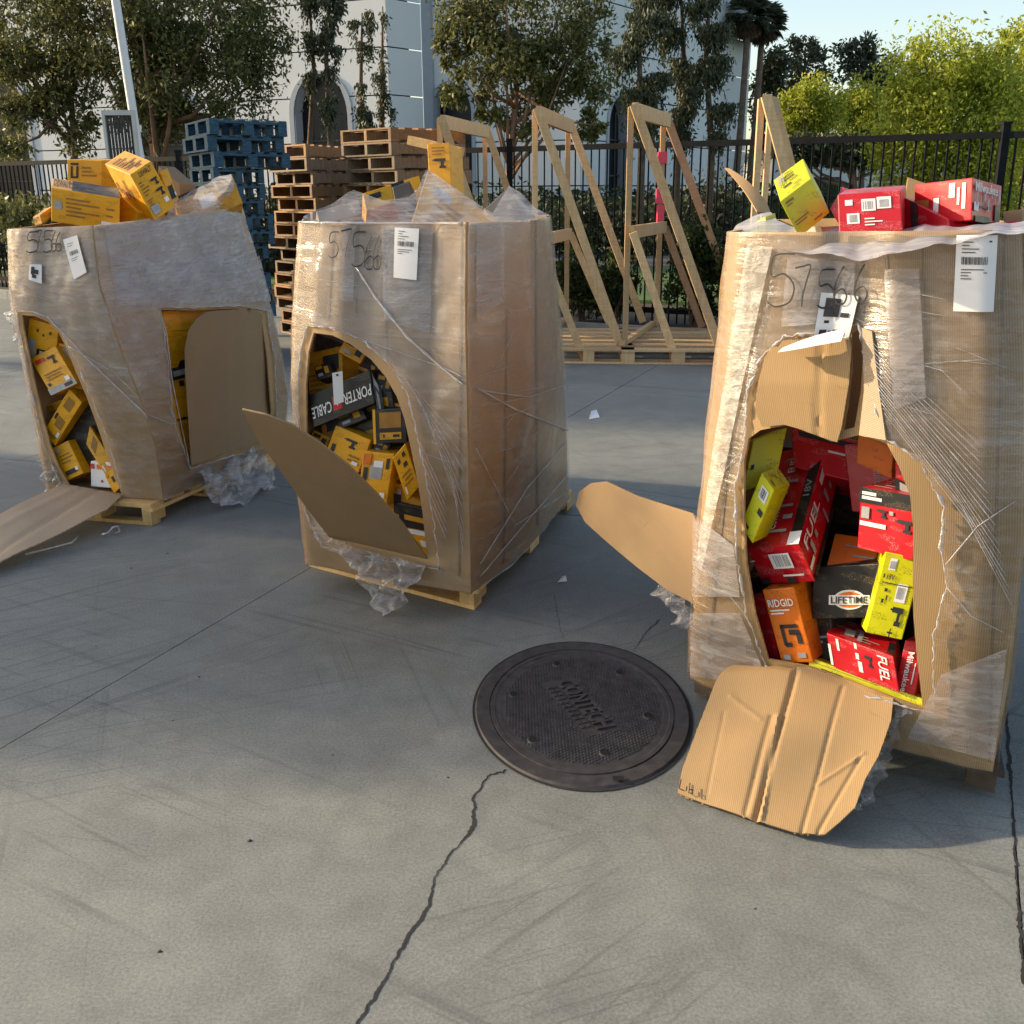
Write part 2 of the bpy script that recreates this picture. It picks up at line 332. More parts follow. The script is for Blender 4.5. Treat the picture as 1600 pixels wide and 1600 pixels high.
# ------------------------------------------------------------------ ground: base, slabs with open joints
g = mk('ground', [(-900, -60, -0.06), (900, -60, -0.06), (900, 1500, -0.06), (-900, 1500, -0.06)], [(0, 1, 2, 3)], 'asphalt'); tag(g, kind='structure')
def line_pt(a, b, y): return a[0] + (b[0] - a[0]) * (y - a[1]) / (b[1] - a[1])
J1 = (atZ(0, 1170), atZ(480, 890)); J2 = (atZ(1570, 1090), atZ(1600, 1500))
pav = thing('pavement', None, None, (0, 0, 0)); tag(pav, kind='structure')
FA = np.array([0.0, 13.7]); FD = np.array([0.88, -0.475]); FD = FD / np.linalg.norm(FD)     # fence line
def kerb_y(x): return 13.3 - 0.54 * x
u1 = (J1[1] - J1[0])[:2] / (J1[1] - J1[0])[1]; sp = J2[0][0] - line_pt(*J1, J2[0][1])
def jx(i, y):
    if i == 0: return line_pt(*J1, y)
    if i == 1: return line_pt(*J2, y)
    return line_pt(*J1, y) + i * sp
CUTS = [-3.0, 5.55 - 0.2, 9.4, 13.2, 20.0]     # cross joints: y at x = 0
def cross_y(k, x): return CUTS[k] - 0.36 * x
GAP = 0.006
def meet(i, k):
    y = CUTS[k]
    for _ in range(20): y = cross_y(k, jx(i, y))
    return np.array([jx(i, y), y])
for i in range(-5, 5):
    for k in range(len(CUTS) - 1):
        q = [meet(i, k), meet(i + 1, k), meet(i + 1, k + 1), meet(i, k + 1)]
        c = sum(q) / 4; V = []
        for a in q:
            d = c - a; V.append(a + d / np.linalg.norm(d) * GAP)
        if max(v[1] for v in V) < -4: continue
        top = [(v[0], v[1], 0.0) for v in V]; bot = [(v[0], v[1], -0.05) for v in V]
        mk('slab', top + bot, [(0, 1, 2, 3), (4, 5, 1, 0), (5, 6, 2, 1), (6, 7, 3, 2), (7, 4, 0, 3)], 'concrete', pav)
def strip(name, pts, w, z, mat, parent, seed=1, tail=0.15):
    r = np.random.default_rng(seed); P = []
    for a, b in zip(pts[:-1], pts[1:]):
        n = max(2, int(np.hypot(b[0] - a[0], b[1] - a[1]) / 3.2)); ph = r.uniform(0, 6, 2)
        for j in range(n): P.append(np.array(a) + (np.array(b) - np.array(a)) * j / n + (r.normal(0, .8, 2) + 1.6 * np.sin(np.array([j * .55, j * .41]) + ph) * r.uniform(.2, 1)) * (j > 0))
    P.append(np.array(pts[-1], float)); kw = r.uniform(.35, 1.25, len(P) // 9 + 3); kw[::4] *= 1.5; ws = np.interp(np.arange(len(P)) / 9, np.arange(len(kw)), kw); Wd = [atZ(x, y)[:2] for x, y in P]; V = []; F = []
    for j, p in enumerate(Wd):
        d = Wd[min(j + 1, len(Wd) - 1)] - Wd[max(j - 1, 0)]; d /= np.linalg.norm(d); nn = np.array([-d[1], d[0]])
        ww = w * ws[j] * r.uniform(.85, 1.15) * (tail if j in (0, len(Wd) - 1) else 1)
        V += [(*(p - nn * ww / 2), z), (*(p + nn * ww / 2), z)]
        if j: F.append((2 * j - 2, 2 * j - 1, 2 * j + 1, 2 * j))
    return mk(name, V, F, mat, parent)
strip('crack', [(792, 1203), (765, 1212), (740, 1245), (741, 1290), (720, 1318), (700, 1338), (678, 1375), (671, 1415), (645, 1452), (622, 1490), (605, 1525), (580, 1565), (558, 1600), (545, 1640)], 0.0075, 0.0015, 'groove_dirt', pav, 3)
strip('crack', [(1032, 968), (1012, 985), (990, 1016)], 0.0028, 0.0015, 'groove_dirt', pav, 4)
strip('crack', [(866, 930), (872, 965), (880, 1000)], 0.0018, 0.0015, 'groove_dirt', pav, 5)
strip('crack', [(1570, 1085), (1577, 1180), (1583, 1280), (1590, 1400), (1600, 1540)], 0.008, 0.0015, 'groove_dirt', pav, 6)
PEB = ['dark pebble near the lower left corner of the concrete', 'dark pebble halfway between the joint and the long crack', 'pale speck of grit just right of the long straight joint', 'tiny pebble left of the manhole beside the crack', 'grain of grit below the middle of the straight joint', 'grain of grit above the left end of the straight joint', 'dark pebble in front of the slouching carton pallet corner', 'dark pebble nearer the fallen flap of the slouching carton', 'small pebble below the big fallen cardboard flap', 'small pebble between the leaf shaped flap and the crack top']
for i, (x, y, s) in enumerate([(250, 1487, 0.007), (390, 1314, 0.008), (311, 1058, 0.006), (700, 1215, 0.005), (270, 1126, 0.004), (150, 1010, 0.004), (262, 865, 0.006), (205, 888, 0.006), (1180, 1420, 0.004), (520, 1180, 0.004)]):
    p = atZ(x, y); r = np.random.default_rng(i); V = []
    for a in range(7):
        t = a / 7 * 6.283; V.append(p + [s * math.cos(t) * r.uniform(.7, 1.2), s * 0.9 * math.sin(t) * r.uniform(.7, 1.2), 0.0])
    V.append(p + [0, 0, s * 0.7])
    o = mk('pebble', V, [(a, (a + 1) % 7, 7) for a in range(7)], 'stone'); tag(o, PEB[i], 'pebble', 'pebbles on the concrete')
# planting bed, kerb, lawn and road beyond the fence
def band(name, y0, y1, z0, z1, mat, parent=None, x0=-30, x1=30, kind='structure'):
    V = []
    for x in (x0, x1):
        a = y0 - 0.54 * x; b = y1 - 0.54 * x; V += [(x, a, z0), (x, b, z0), (x, b, z1), (x, a, z1)]
    o = mk(name, V, [(0, 3, 2, 1), (4, 5, 6, 7), (0, 4, 7, 3), (3, 7, 6, 2), (1, 2, 6, 5), (0, 1, 5, 4)], mat, parent)
    if parent is None: tag(o, kind=kind)
    return o
kb = thing('kerb', None, None); tag(kb, kind='structure')
for i in range(-14, 10): band('kerbstone', 12.92, 13.08, -0.05, 0.14, 'kerb', kb, i * 1.2 + 0.004, i * 1.2 + 1.196)
band('planting_bed', 13.085, 16.0, -0.05, 0.11, 'soil'); band('lawn', 16.0, 23.5, -0.05, 0.16, 'lawn_green')
band('road', 23.5, 31, -0.05, 0.1, 'asphalt'); band('far_pavement', 31, 33, -0.05, 0.22, 'kerb'); band('far_lawn', 33, 140, -0.05, 0.26, 'lawn_green', None, -90, 90)

# ------------------------------------------------------------------ bulk cartons on pallets
def inside(P, poly):
    P = np.asarray(P); x, y = P[:, 0], P[:, 1]; r = np.zeros(len(P), bool); q = np.asarray(poly, float)
    for i in range(len(q)):
        (x1, y1), (x2, y2) = q[i], q[i - 1]
        c = ((y1 > y) != (y2 > y)); r ^= c & (x < (x2 - x1) * (y - y1) / (y2 - y1 + 1e-12) + x1)
    return r
def dens(poly, step, closed=True):
    out = []; n = len(poly)
    for i in range(n if closed else n - 1):
        a = np.array(poly[i], float); b = np.array(poly[(i + 1) % n], float); k = max(1, int(np.linalg.norm(b - a) / step))
        out += [a + (b - a) * j / k for j in range(k)]
    return out
def edist(P, poly):
    P = np.asarray(P, float); q = np.asarray(poly, float); d = np.full(len(P), 1e9)
    for i in range(len(q)):
        a, b = q[i - 1], q[i]; ab = b - a; t = np.clip(((P - a) @ ab) / (ab @ ab + 1e-12), 0, 1)
        d = np.minimum(d, np.linalg.norm(P - a - t[:, None] * ab, axis=1))
    return d
def cut_mesh(grid, outer, holes, clear):
    """constrained triangulation of grid points with an outline and openings"""
    P = np.asarray(grid, float); keep = np.ones(len(P), bool)
    for h in holes: keep &= (edist(P, h) > clear)
    if outer is not None: keep &= inside(P, outer) & (edist(P, outer) > clear)
    P = [tuple(p) for p in P[keep]]; E = []
    for loop in list(holes) + ([outer] if outer is not None else []):
        b = len(P); n = len(loop); P += [tuple(p) for p in loop]; E += [(b + i, b + (i + 1) % n) for i in range(n)]
    v, e, f, *_ = delaunay_2d_cdt([Vector(p) for p in P], E, [], 0, 1e-7)
    v = np.array([tuple(x) for x in v]); f = np.array([t for t in f if len(t) == 3])
    c = v[f].mean(1); k = np.ones(len(f), bool)
    for h in holes: k &= ~inside(c, h)
    if outer is not None: k &= inside(c, outer)
    f = f[k]; used = np.unique(f); remap = -np.ones(len(v), int); remap[used] = np.arange(len(used))
    return v[used], remap[f]
class Face:
    NV = 41
    def __init__(s, A, B, bulge=0.04, seed=0, pw=1.0, pleat=None):
        s.A, s.B, s.b, s.pl = A, B, bulge, pleat; r = np.random.default_rng(seed); s.ph = r.uniform(0, 6.28, 8); s.pw = pw
        s.w = np.linalg.norm(A[20] - B[20]); s.h = np.linalg.norm(A[0] - A[-1])
        uu, vv = np.meshgrid(np.linspace(0, 1, 41), np.linspace(0, 1, 41)); s.gu, s.gv = uu.ravel(), vv.ravel()
        s.gp = proj(s.S(s.gu, s.gv))
    def nrm(s, v):
        a, b = s._ab(v); d = b - a; n = np.stack([d[:, 1], -d[:, 0], 0 * d[:, 0]], 1); return n / np.linalg.norm(n, axis=1)[:, None]
    def _ab(s, v):
        f = np.clip(v, 0, 1) * (s.NV - 1); i = np.clip(f.astype(int), 0, s.NV - 2); t = (f - i)[:, None]
        return s.A[i] * (1 - t) + s.A[i + 1] * t, s.B[i] * (1 - t) + s.B[i + 1] * t
    def S(s, u, v, off=0.0):
        u = np.atleast_1d(np.asarray(u, float)); v = np.atleast_1d(np.asarray(v, float)); a, b = s._ab(v)
        n = s.nrm(v); p = a + (b - a) * u[:, None]
        k = s.b * np.sin(np.pi * np.clip(u, 0, 1)) ** s.pw * (0.35 + 0.65 * np.sin(np.pi * np.clip(v, 0, 1)))
        wob = 0.006 * (np.sin(9 * u + s.ph[0] + 3 * v) + np.sin(15 * u + s.ph[1]) + 0.7 * np.sin(11 * v + 5 * u + s.ph[2])) * np.sin(np.pi * np.clip(u, 0, 1)) ** 0.5
        if s.pl:
            ku, ko, v0, v1, lo = s.pl; fade = np.clip((v1 - v) / (v1 - v0), 0, 1); wob = wob * .6 + np.interp(u, ku, ko) * (lo + (1 - lo) * fade * fade * (3 - 2 * fade))
        return p + n * (k + wob + off)[:, None] if not np.isscalar(off) else p + n * (k + wob + off)[:, None]
    def uv(s, px):
        px = np.atleast_2d(np.asarray(px, float)); out = []
        for q in px:
            i = np.argmin(((s.gp - q) ** 2).sum(1)); u, v = s.gu[i], s.gv[i]; bu, bv, be = u, v, 1e9
            for _ in range(8):
                e = 1e-4; U = np.array([u, u + e, u]); V = np.array([v, v, v + e]); p = proj(s.S(U, V)); r = q - p[0]
                if r @ r < be: bu, bv, be = u, v, r @ r
                J = np.stack([(p[1] - p[0]) / e, (p[2] - p[0]) / e], 1)
                try: d = np.linalg.solve(J, r)
                except Exception: break
                d = np.clip(d, -.15, .15); u = min(max(u + d[0], -0.02), 1.02); v = min(max(v + d[1], -0.02), 1.02)
            out.append((bu, bv))
        return np.array(out)
    def at(s, x, y, off=0.0):
        q = s.uv([(x, y)]); return s.S(q[:, 0], q[:, 1], off)[0]
    def sheet(s, holes_px, off=0.0, nu=34, nv=44, u0=0, u1=1, v0=0, v1=1, rough=0.0, seed=0):
        asp = s.h / s.w
        uu, vv = np.meshgrid(np.linspace(u0, u1, nu), np.linspace(v0, v1, nv)); G = np.stack([uu.ravel(), vv.ravel() * asp], 1)
        H_ = []
        for h in holes_px:
            q = s.uv(dens(h, 6)); q = np.clip(q, 0.004, 0.996); H_.append(q * [1, asp])
        v, f = cut_mesh(G, None, H_, 0.35 / nu)
        u, w = v[:, 0], v[:, 1] / asp; o = np.full(len(u), off)
        if rough:
            r = np.random.default_rng(seed); c = r.uniform(0, 6.28, 12)
            o = o + rough * (np.sin(23 * w + 4 * u + c[0]) * np.sin(7 * u + c[1]) + 0.7 * np.sin(41 * w - 9 * u + c[2]) + 0.6 * np.sin(30 * u + 12 * w + c[3]) + 0.5 * np.sin(57 * w + 31 * u + c[4]) * np.sin(13 * u + c[5]))
        P = s.S(u, w, 0.0) + s.nrm(w) * o[:, None]
        n = s.nrm(np.array([0.5]))[0]; t = P[f[:, 1]] - P[f[:, 0]]; t2 = P[f[:, 2]] - P[f[:, 0]]
        fl = (np.cross(t, t2) @ n) < 0; f[fl] = f[fl][:, ::-1]
        return P, f, np.stack([u * s.w, 1 - w], 1) if False else np.stack([u * s.w, (1 - w) * s.h], 1)
def curve(pts):
    P = np.array([atY(*p) for p in pts]); z = P[:, 2]; t = (z[0] - z) / (z[0] - z[-1]); k = np.linspace(0, 1, Face.NV)
    return np.stack([np.interp(k, t, P[:, i]) for i in range(3)], 1)
FH = {}
class Gaylord:
    def __init__(s, label, L, Nn, R, holes, film_holes, bulge, pleats, seed, mat):
        pleats = pleats or (None, None)
        s.cL, s.cN = curve(L), curve(Nn); s.cR = curve(R) if isinstance(R, list) else s.cN + np.array(R); s.cB = s.cL + s.cR - s.cN
        s.t = thing('bulk_carton', label, 'carton', (*(s.cL[-1][:2] + s.cN[-1][:2]) / 2, s.cN[-1][2]), 'wrapped bulk cartons of returned tools')
        s.F = Face(s.cL, s.cN, bulge[0], seed, bulge[2] if len(bulge) > 2 else 1.0, pleats[0]); s.S = Face(s.cN, s.cR, bulge[1], seed + 1, 1.0, pleats[1]); s.K = Face(s.cR, s.cB, 0.04, seed + 2); s.W = Face(s.cB, s.cL, 0.03, seed + 3)
        for f, k in ((s.F, 0), (s.S, 1), (s.K, 9), (s.W, 9)):
            P, T, uv = f.sheet(holes.get(k, []), 0.0, 56, 36); mk('carton_wall', P, T, mat, s.t, uv, True, solid=0.008)
        FH[s.t.name] = film_holes
        V = []; Fc = []; U = []
        for i, (f, k) in enumerate(((s.F, 0), (s.S, 1), (s.K, 9), (s.W, 9))):
            P, T, uv = f.sheet(film_holes.get(k, []), 0.010, 44, 70, -0.004, 1.004, -0.004, 1.02, 0.0022, seed + i); b = len(V)
            V += list(P); Fc += [tuple(a + b for a in t) for t in T]; U += [(a[0] + i * 1.37, a[1]) for a in uv]
        s.wrap = mk('shrink_wrap', V, Fc, {11: 'film_c', 23: 'film_l'}.get(seed, 'film'), s.t, U, True)
        # torn film edge round the openings, a thin bead whitened to paint its highlight
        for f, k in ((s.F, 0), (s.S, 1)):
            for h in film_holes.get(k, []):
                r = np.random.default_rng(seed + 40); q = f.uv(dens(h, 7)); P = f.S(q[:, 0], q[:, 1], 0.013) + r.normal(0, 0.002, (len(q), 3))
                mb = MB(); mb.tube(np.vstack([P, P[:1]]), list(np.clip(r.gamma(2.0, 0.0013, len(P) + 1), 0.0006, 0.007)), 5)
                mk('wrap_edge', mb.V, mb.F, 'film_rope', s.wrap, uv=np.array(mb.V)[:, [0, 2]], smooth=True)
        # floor of the carton
        mk('carton_base', [s.cL[-1] + [0, 0, .01], s.cN[-1] + [0, 0, .01], s.cR[-1] + [0, 0, .01], s.cB[-1] + [0, 0, .01]], [(0, 1, 2, 3)], mat, s.t, uv=[(0, 0), (1, 0), (1, 1), (0, 1)])
    def surf(s, x, y, k=0): return (s.F if k == 0 else s.S).at(x, y)

def px_sheet(name, outline, plane, mat, parent, disp=None, step=9, thick=0.006, uvrot=0.0, holes=(), smooth=True):
    """a sheet whose outline lies on a plane through three points of the place, with real bends"""
    p0, p1, p2 = (np.asarray(p, float) for p in plane); n = np.cross(p1 - p0, p2 - p0); n /= np.linalg.norm(n)
    if n @ (CP - p0) < 0: n = -n
    o = np.array(outline, float); lo, hi = o.min(0), o.max(0)
    gx, gy = np.meshgrid(np.arange(lo[0], hi[0] + step, step), np.arange(lo[1], hi[1] + step, step))
    v, f = cut_mesh(np.stack([gx.ravel(), gy.ravel()], 1), np.array(dens(outline, step * 0.6)), [np.array(dens(h, step * .6)) for h in holes], step * 0.4)
    P = np.array([on_plane(x, y, p0, n) for x, y in v])
    a = (p1 - p0) / np.linalg.norm(p1 - p0); b = np.cross(n, a); c, s_ = math.cos(uvrot), math.sin(uvrot)
    U = np.stack([(P - p0) @ a, (P - p0) @ b], 1); U = np.stack([U[:, 0] * c - U[:, 1] * s_, U[:, 0] * s_ + U[:, 1] * c], 1)
    if disp is not None: P = P + n * np.array([disp(x, y) for x, y in v])[:, None]
    t = P[f[:, 1]] - P[f[:, 0]]; t2 = P[f[:, 2]] - P[f[:, 0]]; fl = (np.cross(t, t2) @ n) < 0; f[fl] = f[fl][:, ::-1]
    return mk(name, P, f, mat, parent, U, smooth, solid=thick)

CARTC = Gaylord('tall film wrapped carton whose leaf shaped flap hangs open above yellow and black boxes',
    [(470, 346, 4.30), (460, 500, 4.26), (458, 600, 4.2), (467, 750, 4.19), (481, 882, 4.19)],
    [(728, 347, 3.92), (727, 450, 3.88), (728, 545, 3.85), (731, 700, 3.84), (736, 928, 3.84)],
    [(858, 336, 5.0), (868, 450, 5.05), (880, 560, 5.1), (886, 700, 5.15), (888, 780, 5.19)],
    {0: [[(490, 520), (520, 524), (548, 538), (580, 562), (602, 588), (620, 620), (632, 655), (642, 700), (652, 750), (660, 800), (668, 874), (640, 868), (580, 854), (520, 838), (497, 800), (485, 760), (479, 680), (478, 600), (482, 550)]]},
    {0: [[(484, 508), (530, 512), (575, 535), (615, 572), (640, 615), (655, 680), (668, 740), (678, 800), (690, 888), (600, 874), (505, 852), (480, 800), (472, 720), (468, 600), (474, 540)]]},
    (0.012, 0.05, 0.5), (((0, .19, .35, .50, .81, 1), (0, .045, .055, .020, -.035, .0), .30, .72, .0), ((0, .24, .27, .6, .64, 1), (0, .135, .137, .075, .085, 0), .05, 1.1, .12)), 11, 'cardboard')
CARTL = Gaylord('slouching film wrapped carton with two cut doorways and yellow boxes heaped above its rim',
    [(15, 358, 5.42), (16, 440, 5.42), (22, 500, 5.42), (42, 590, 5.40), (62, 690, 5.39), (75, 765, 5.38)],
    [(145, 352, 5.15), (157, 450, 5.14), (187, 540, 5.14), (225, 640, 5.15), (243, 700, 5.16), (255, 782, 5.17)],
    [(375, 322, 6.2), (408, 430, 6.3), (432, 520, 6.35), (450, 620, 6.4), (445, 690, 6.45)],
    {0: [[(34, 492), (55, 494), (75, 503), (92, 520), (104, 545), (118, 580), (135, 620), (150, 660), (165, 705), (180, 745), (190, 772), (150, 766), (108, 758), (92, 730), (78, 695), (66, 650), (54, 600), (44, 550), (36, 510)]],
     1: [[(250, 484), (300, 485), (370, 482), (408, 490), (418, 560), (424, 640), (422, 688), (360, 705), (298, 727), (285, 690), (272, 640), (265, 560), (258, 512)]]},
    {0: [[(30, 486), (60, 488), (82, 500), (100, 520), (115, 550), (132, 590), (150, 630), (166, 672), (180, 715), (196, 774), (150, 770), (100, 762), (86, 730), (72, 695), (60, 650), (50, 600), (40, 550), (32, 510)]],
     1: [[(244, 480), (300, 481), (370, 478), (414, 485), (426, 560), (430, 640), (428, 694), (360, 712), (294, 732), (279, 690), (266, 640), (259, 560), (252, 515)]]},
    (0.035, 0.05, 0.5), (((0, .12, .4, .6, 1), (0, .03, .035, .01, 0), .2, .6, .1), ((0, .2, .28, .5, .6, .85, 1), (0, .03, .012, .03, .014, .03, 0), .2, .55, .0)), 23, 'cardboard')
CARTR = Gaylord('nearest film wrapped carton cut open in front and stuffed with red and lime boxes',
    [(1140, 362, 3.05), (1128, 500, 3.05), (1105, 700, 3.05), (1086, 900, 3.06), (1078, 1060, 3.06)],
    [(1596, 358, 2.52), (1604, 600, 2.5), (1600, 850, 2.49), (1578, 1050, 2.48), (1551, 1206, 2.48)],
    (0.46, 1.3, 0),
    {0: [[(1188, 672), (1232, 664), (1300, 690), (1342, 680), (1385, 692), (1405, 730), (1422, 775), (1427, 830), (1426, 900), (1427, 960), (1432, 1020), (1442, 1106), (1395, 1090), (1330, 1065), (1265, 1042), (1200, 1030), (1180, 960), (1166, 880), (1162, 800), (1163, 720), (1170, 685)],
         [(1331, 522), (1344, 512), (1348, 560), (1345, 610), (1335, 668), (1318, 672), (1325, 630), (1331, 580)]]},
    {0: [[(1228, 526), (1345, 505), (1360, 600), (1387, 682), (1440, 720), (1478, 790), (1472, 850), (1482, 915), (1460, 990), (1462, 1112), (1395, 1096), (1200, 1040), (1170, 960), (1154, 870), (1152, 760), (1166, 690), (1172, 610), (1195, 555)]]},
    (0.045, 0.04, 0.7), (((0, .07, .18, .41, .46, .55, .66, .92, 1), (0, .045, .062, .068, .045, .040, .066, .052, 0), .45, 1.0, .35), None), 37, 'cardboard_warm')

# flaps: the doors cut out of the cartons
h1, h2 = CARTC.surf(520, 838), CARTC.surf(668, 873)
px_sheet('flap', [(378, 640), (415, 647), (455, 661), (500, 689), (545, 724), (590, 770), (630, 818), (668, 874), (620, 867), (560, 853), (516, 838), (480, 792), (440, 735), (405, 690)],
         (h1, h2, atY(378, 640, 3.17)), 'cardboard_shaded', CARTC.t, lambda x, y: 0.007 * math.sin((x - 378) / 290 * 3.14), 12, uvrot=0.4)
h1, h2 = CARTR.surf(1265, 1043), CARTR.surf(1395, 1091)
gz = atZ(1180, 1288, 0.012)
def crease(x, y, x0, y0, x1, y1, w, d):
    dx, dy = x1 - x0, y1 - y0; L_ = math.hypot(dx, dy); t = ((x - x0) * dx + (y - y0) * dy) / L_ / L_
    e = abs((x - x0) * dy - (y - y0) * dx) / L_; return d * max(0, 1 - e / w) * (1 if -.02 < t < 1.02 else 0)
def flap_r(x, y):
    d = 0.006 * math.sin(x / 37 + y / 90) + 0.004 * math.sin(y / 23 + x / 60)
    d += crease(x, y, 1243, 1050, 1180, 1285, 7, -0.012) + crease(x, y, 1205, 1120, 1165, 1270, 6, -0.006) + crease(x, y, 1217, 1120, 1190, 1280, 5, 0.008)
    d += crease(x, y, 1315, 1075, 1252, 1302, 5, -0.005) + crease(x, y, 1345, 1180, 1278, 1300, 5, -0.005) + crease(x, y, 1140, 1085, 1190, 1125, 4, 0.004) + crease(x, y, 1275, 1225, 1350, 1175, 4, 0.004) + crease(x, y, 1130, 1110, 1105, 1240, 3, -0.003)
    return d - 0.05 * max(0, (1052 - y) / 30) ** 1.5 * (x < 1240)
px_sheet('flap', [(1137, 1034), (1146, 1024), (1160, 1020), (1200, 1031), (1232, 1042), (1265, 1043), (1330, 1066), (1396, 1091), (1392, 1125), (1372, 1180), (1352, 1216), (1336, 1262), (1312, 1284), (1288, 1303), (1240, 1300), (1184, 1284), (1130, 1264), (1100, 1254), (1058, 1238), (1066, 1200), (1090, 1132), (1118, 1064)],
         (h1, h2, gz), 'cardboard_warm', CARTR.t, flap_r, 3.2, uvrot=-0.35)
px_sheet('flap', [(900, 790), (905, 768), (925, 755), (950, 752), (1000, 775), (1082, 802), (1094, 830), (1092, 948), (1045, 922), (1000, 887), (950, 846), (915, 816)],
         (CARTR.cL[24] + [0.0, 0.18, 0], CARTR.cL[32] + [0.0, 0.10, 0], atY(900, 790, 3.75)), 'cardboard', CARTR.t, lambda x, y: 0.01 * math.sin((x - 900) / 180 * 3.14), 10, uvrot=0.5)
h1, h2 = CARTL.surf(108, 759), CARTL.surf(188, 772)
px_sheet('flap', [(99, 759), (140, 766), (190, 774), (168, 797), (120, 823), (60, 855), (0, 883), (-60, 912), (-95, 880), (-60, 838), (0, 808), (50, 783)],
         (h1, h2, atZ(-30, 870, 0.05)), 'cardboard_pale', CARTL.t, lambda x, y: 0.003 * math.sin(x / 20) + 0.018 * math.sin((x + 95) / 285 * 3.14) + crease(x, y, -60, 905, 150, 770, 5, -.008) + crease(x, y, -40, 850, 120, 765, 4, .006), 6, uvrot=0.3)
hp = CARTL.surf(412, 500, 1), CARTL.surf(424, 670, 1)
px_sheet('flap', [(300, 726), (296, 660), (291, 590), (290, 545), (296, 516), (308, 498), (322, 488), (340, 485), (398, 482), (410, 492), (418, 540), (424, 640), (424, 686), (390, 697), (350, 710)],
         (hp[0], hp[1], CARTL.surf(292, 600, 1) + [0, -0.16, 0]), 'cardboard_shaded', CARTL.t, lambda x, y: crease(x, y, 369, 484, 371, 705, 6, -0.012), 8)
# bare inner panel pushed in behind the torn wrap of the nearest carton
ph = [CARTR.surf(x, y) + (CP - CARTR.surf(x, y)) / np.linalg.norm(CP - CARTR.surf(x, y)) * 0.022 for x, y in ((1200, 540), (1325, 520), (1250, 668))]
px_sheet('torn_panel', [(1188, 668), (1178, 645), (1184, 600), (1194, 560), (1208, 538), (1236, 528), (1326, 515), (1330, 545), (1326, 600), (1312, 668), (1304, 692), (1280, 684), (1250, 672), (1222, 664)],
         (ph[0], ph[1], ph[2]), 'cardboard_warm', CARTR.t, lambda x, y: -0.020 * max(0, (y - 600) / 90) + crease(x, y, 1286, 520, 1274, 685, 5, -0.006), 7)
px_sheet('torn_panel', [(1347, 512), (1362, 518), (1372, 600), (1384, 688), (1342, 680), (1350, 610)], (CARTR.F.at(1350, 530, .016), CARTR.F.at(1375, 600, .016), CARTR.F.at(1352, 670, .016)), 'cardboard_pale', CARTR.t, None, 7)

# ------------------------------------------------------------------ film gathered over the rims, ropes and loose scraps
def wrap_part(name, outline, plane, cart, mat, disp, step=8):
    return px_sheet(name, outline, plane, mat, cart.wrap, disp, step, thick=0.0, smooth=name != 'loose_film')
def ropes(cart, k, lines, mat='film_rope'):
    f = cart.F if k == 0 else cart.S; mb = MB()
    for pts, r in lines:
        q = f.uv(dens(pts, 10, False) + [np.array(pts[-1], float)]); P = f.S(q[:, 0], q[:, 1], 0.014 + r)
        rr = np.random.default_rng(int(pts[0][0])); mb.tube(P, list(r * rr.uniform(0.5, 1.2, len(P))), 5)
    tag(mk('wrap_fold', mb.V, mb.F, mat, cart.wrap, uv=np.array(mb.V)[:, [0, 2]], smooth=True), kind='stuff')
ropes(CARTC, 0, [([(560, 415), (590, 462), (640, 525), (690, 570), (727, 600)], 0.0055), ([(520, 512), (600, 540), (700, 575), (730, 590)], 0.002), ([(472, 347), (600, 349), (727, 349)], 0.005)] +
      [([(635 + i * 4, 590 + i * 6), (690 + i * 3, 650 + i * 16), (727, 690 + i * 22)], 0.0009) for i in range(9)] + [([(660 + i * 2, 690 + i * 16), (700, 780 + i * 12)], 0.0012) for i in range(6)])
ropes(CARTC, 1, [([(738, 606), (800, 640), (882, 672)], 0.003), ([(745, 610), (820, 620), (882, 600)], 0.002), ([(745, 880), (820, 760), (882, 690)], 0.002), ([(745, 900), (830, 800), (884, 740)], 0.002), ([(738, 700), (800, 820), (880, 770)], 0.0015)])
ropes(CARTR, 0, [([(1350 + i * 2.2, 516 + i * 8), (1420 + i * 6, 590 + i * 14), (1530 + i * 3.4, 690 + i * 16)], 0.0006 + .0004 * (i % 3)) for i in range(17)] + [([(1480, 880), (1530, 820), (1590, 780)], 0.0015), ([(1482, 915), (1520, 960), (1570, 985)], 0.0015), ([(1170, 960), (1120, 900), (1092, 868)], 0.0016), ([(1165, 700), (1130, 740), (1105, 800)], 0.0012)])
ropes(CARTL, 0, [([(78, 494), (140, 560), (240, 655)], 0.003), ([(110, 540), (180, 580), (222, 622)], 0.002)])
ropes(CARTL, 1, [([(232, 650), (262, 662), (276, 660)], 0.003), ([(246, 482), (256, 520), (266, 600), (292, 725)], 0.003)])
rim = CARTC.cL[0], atY(815, 347, 4.12)
def wr(a, fx, fy):
    tri = lambda q: abs((q % 1.0) - .5) * 2
    dirs = [(k * 1.13 + .4, (fx + fy) * (.9 + .55 * k), k * .37) for k in range(5)]
    def f(x, y):
        wx = x + 4 * math.sin(y / 17 + x / 40); wy = y + 4 * math.sin(x / 13 - y / 29); d = 0
        for an, lam, p in dirs: d += (tri((wx * math.cos(an) + wy * math.sin(an)) / lam + p) - .5) * lam / (fx + fy) * .6
        return a * d
    return f
wrap_part('top_film', [(470, 348), (474, 338), (492, 328), (520, 316), (545, 300), (553, 297), (572, 304), (600, 314), (640, 308), (652, 296), (660, 276), (668, 262), (690, 280), (730, 308), (770, 334), (784, 310), (795, 290), (812, 300), (838, 326), (859, 335), (816, 349), (640, 350)],
          (rim[0] + [0, -.02, 0], rim[1] + [0, -.02, 0], atY(668, 262, 4.33)), CARTC, 'film_thick', wr(0.004, 22, 14), 5)
r0, r1 = CARTR.F.at(1250, 388, 0.02), CARTR.F.at(1560, 366, 0.02)
